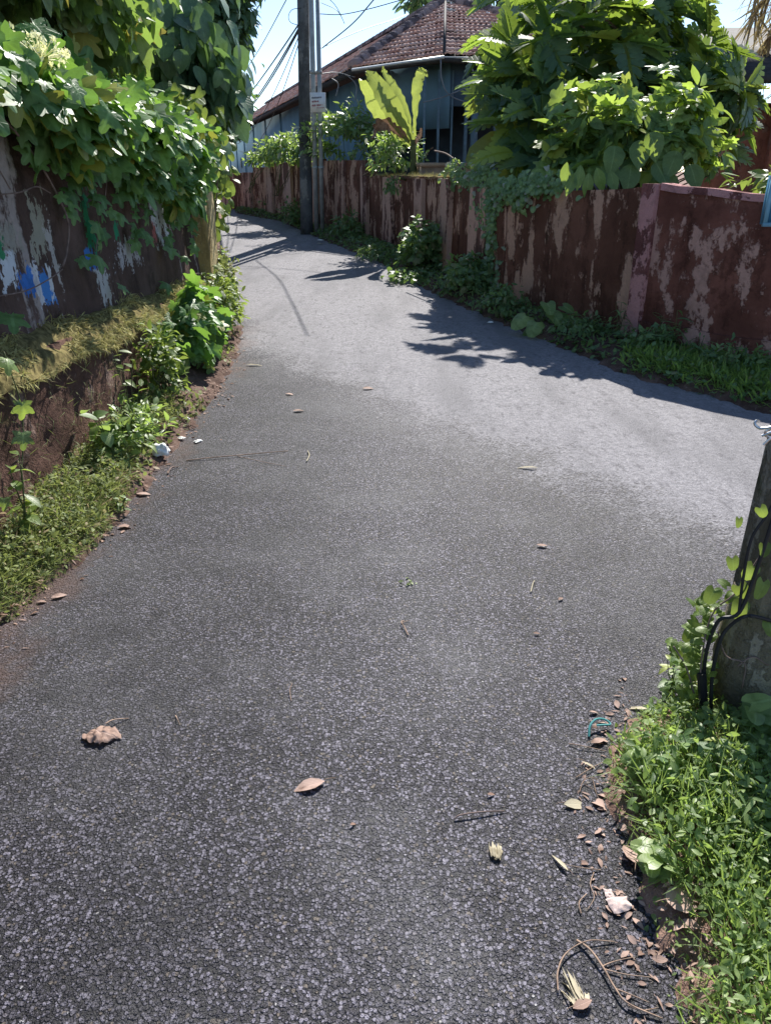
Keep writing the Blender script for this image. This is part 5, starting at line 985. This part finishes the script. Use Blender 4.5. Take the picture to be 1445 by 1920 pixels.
twig('long thin stalk lying from the left litter onto the lane', [(350, 866), (400, 862), (445, 858), (500, 853), (540, 848)], .0032, 'twig', subs=[[(445, 858), (490, 868), (540, 878)]])
twig('short stick leaning by the crumpled white bag', [(315, 892), (322, 882), (335, 878)], .005, 'vine')
twig('arched dry stem left of the lime bush roots', [(280, 810), (300, 800), (330, 798), (365, 808)], .005, 'vine')
twig('tiny curved stem left of the dusty boundary', [(575, 868), (580, 858), (577, 848)], .004, 'straw')
twig('little upright looking sliver left of the pinkish leaf', [(546, 1318), (544, 1300), (548, 1285)], .0014)
twig('short hooked stem right of the crumpled leaf', [(330, 1345), (334, 1355), (337, 1360)], .0016)
def crumple(label, u, v, s, m, name, cat, flat=.5, seed=0):
    """crumpled film: a folded sheet, or a loose ball when flat is high"""
    p = gr(u, v); p[2] = rz_(p); t = thing(name, label, cat, p); b = MB(); Gd = []; ball = flat > .8
    rid = lambda x, y, z, f: 1 - 2 * abs(fn(x, y, z + seed, f))
    if ball:
        for i in range(19):
            th = math.pi * i / 18; row = []
            for j in range(33):
                ph = 2 * math.pi * j / 32; d = np.array([math.sin(th) * math.cos(ph), math.sin(th) * math.sin(ph), math.cos(th)])
                r = s * (.72 + .36 * fn(*(d * 1.4 + seed).tolist()) + .30 * rid(*d.tolist(), 2.2) + .14 * rid(*d.tolist(), 5)); row.append(p + [0, 0, s * .55] + d * r * [1, .85, .8])
            Gd.append(row)
        G2 = np.array(Gd); G2[..., 2] = np.maximum(G2[..., 2], p[2] + .001); b.grid(G2)
    else:
        n = 15; a = seed * 1.3
        for i in range(n):
            row = []
            for j in range(n):
                x, y = (i / (n - 1) - .5) * 2, (j / (n - 1) - .5) * 2; q = 1 + .35 * fn(x, y, seed, 1.1); h = s * flat * (.35 + .55 * rid(x, y, 1, 1.3) + .35 * rid(x, y, 2, 3.1)); h *= 1 - .7 * max(abs(x), abs(y)) ** 3
                row.append(p + [s * q * (x * math.cos(a) - y * .7 * math.sin(a)), s * q * (x * math.sin(a) + y * .7 * math.cos(a)), max(.001, h + .003)])
            Gd.append(row)
        b.grid(Gd)
    b.build('film', M[m], t); return t
crumple('crumpled white plastic bag on the left soil edge', 303, 862, .052, 'white', 'plastic_bag', 'litter', .9, 1)
crumple('small white scrap above the plastic bag', 340, 826, .022, 'white', 'plastic_scrap', 'litter', .4, 2)
crumple('pale greenish scrap beside the thin stalk', 372, 830, .026, 'white', 'plastic_scrap', 'litter', .35, 3)
crumple('tiny white scrap under the lime bush', 352, 797, .022, 'white', 'plastic_scrap', 'litter', .5, 4)
crumple('torn pink and white wrapper at the verge edge', 1162, 1702, .026, 'paper', 'wrapper', 'litter', .35, 5)
crumple('small torn wrapper corner above the pink wrapper', 1140, 1682, .014, 'paper', 'wrapper', 'litter', .3, 6)
crumple('white fleck of litter on the far wall shade', 600, 452, .06, 'white', 'plastic_scrap', 'litter', .4, 7)
crumple('pale fleck at the weeds before the taro', 918, 607, .035, 'white', 'plastic_scrap', 'litter', .5, 8)
ro = thing('rope_scrap', 'curl of teal rope at the tip of the verge grass', 'rope', gr(1115, 1372)); b = MB()
b.tube(spline([np.array([*gr(u, v)[:2], .02 + h]) for u, v, h in [(1103, 1385, -.012), (1104, 1373, .004), (1115, 1364, .012), (1132, 1362, .006), (1142, 1368, 0), (1128, 1371, .004), (1116, 1370, 0)]], 30), .0035, 6); b.build('strand', M['teal'], ro, True)
gs = thing('grass_sprig', 'tiny light green sprig lying in the lane centre', 'sprig', gr(765, 1095)); b = MB(); p = gr(765, 1095) + [0, 0, .012]; b.inst(T_OVAL, p + rng.normal(size=(9, 3)) * [.018, .012, .003], rdir(9) * [1, 1, .2], np.tile([0, 0, 1.0], (9, 1)) + rng.normal(size=(9, 3)) * .3, .02, .9); b.build('leaves', M['lime'], gs)
# loose leaf litter and crumbs of soil along the edges
b = MB(); k = 520; Q = pts_in([(.50, .6), (.48, 1.2), (.50, 1.5), (.62, 1.85), (.80, 2.1), (.74, 1.7), (.68, 1.45), (.78, 1.2), (.82, .95), (.70, .6)], k); z = np.array([rz_(p) for p in Q]); P = np.column_stack([Q, z + .002]); b.inst(T_OVAL + T_LANCE, P, rdir(k) * [1, 1, .15], rdir(k) * .35 + [0, 0, 1], rng.uniform(.006, .036, k), .45 + .55 * rng.random(k))
k = 700; y = rng.uniform(2.2, 7.5, k); Q = np.column_stack([[xl(a) - .05 for a in y] + np.abs(rng.normal(size=k)) * .10 - .08, y]); z = np.array([rz_(p) for p in Q]); b.inst(T_OVAL + T_LANCE, np.column_stack([Q, z + .002]), rdir(k) * [1, 1, .15], rdir(k) * .35 + [0, 0, 1], rng.uniform(.008, .04, k), rng.random(k) * .8)
tag(b.build('leaf_litter', M['dryleaf']), 'fine dry leaf crumbs along both soil edges', 'litter', kind='stuff')
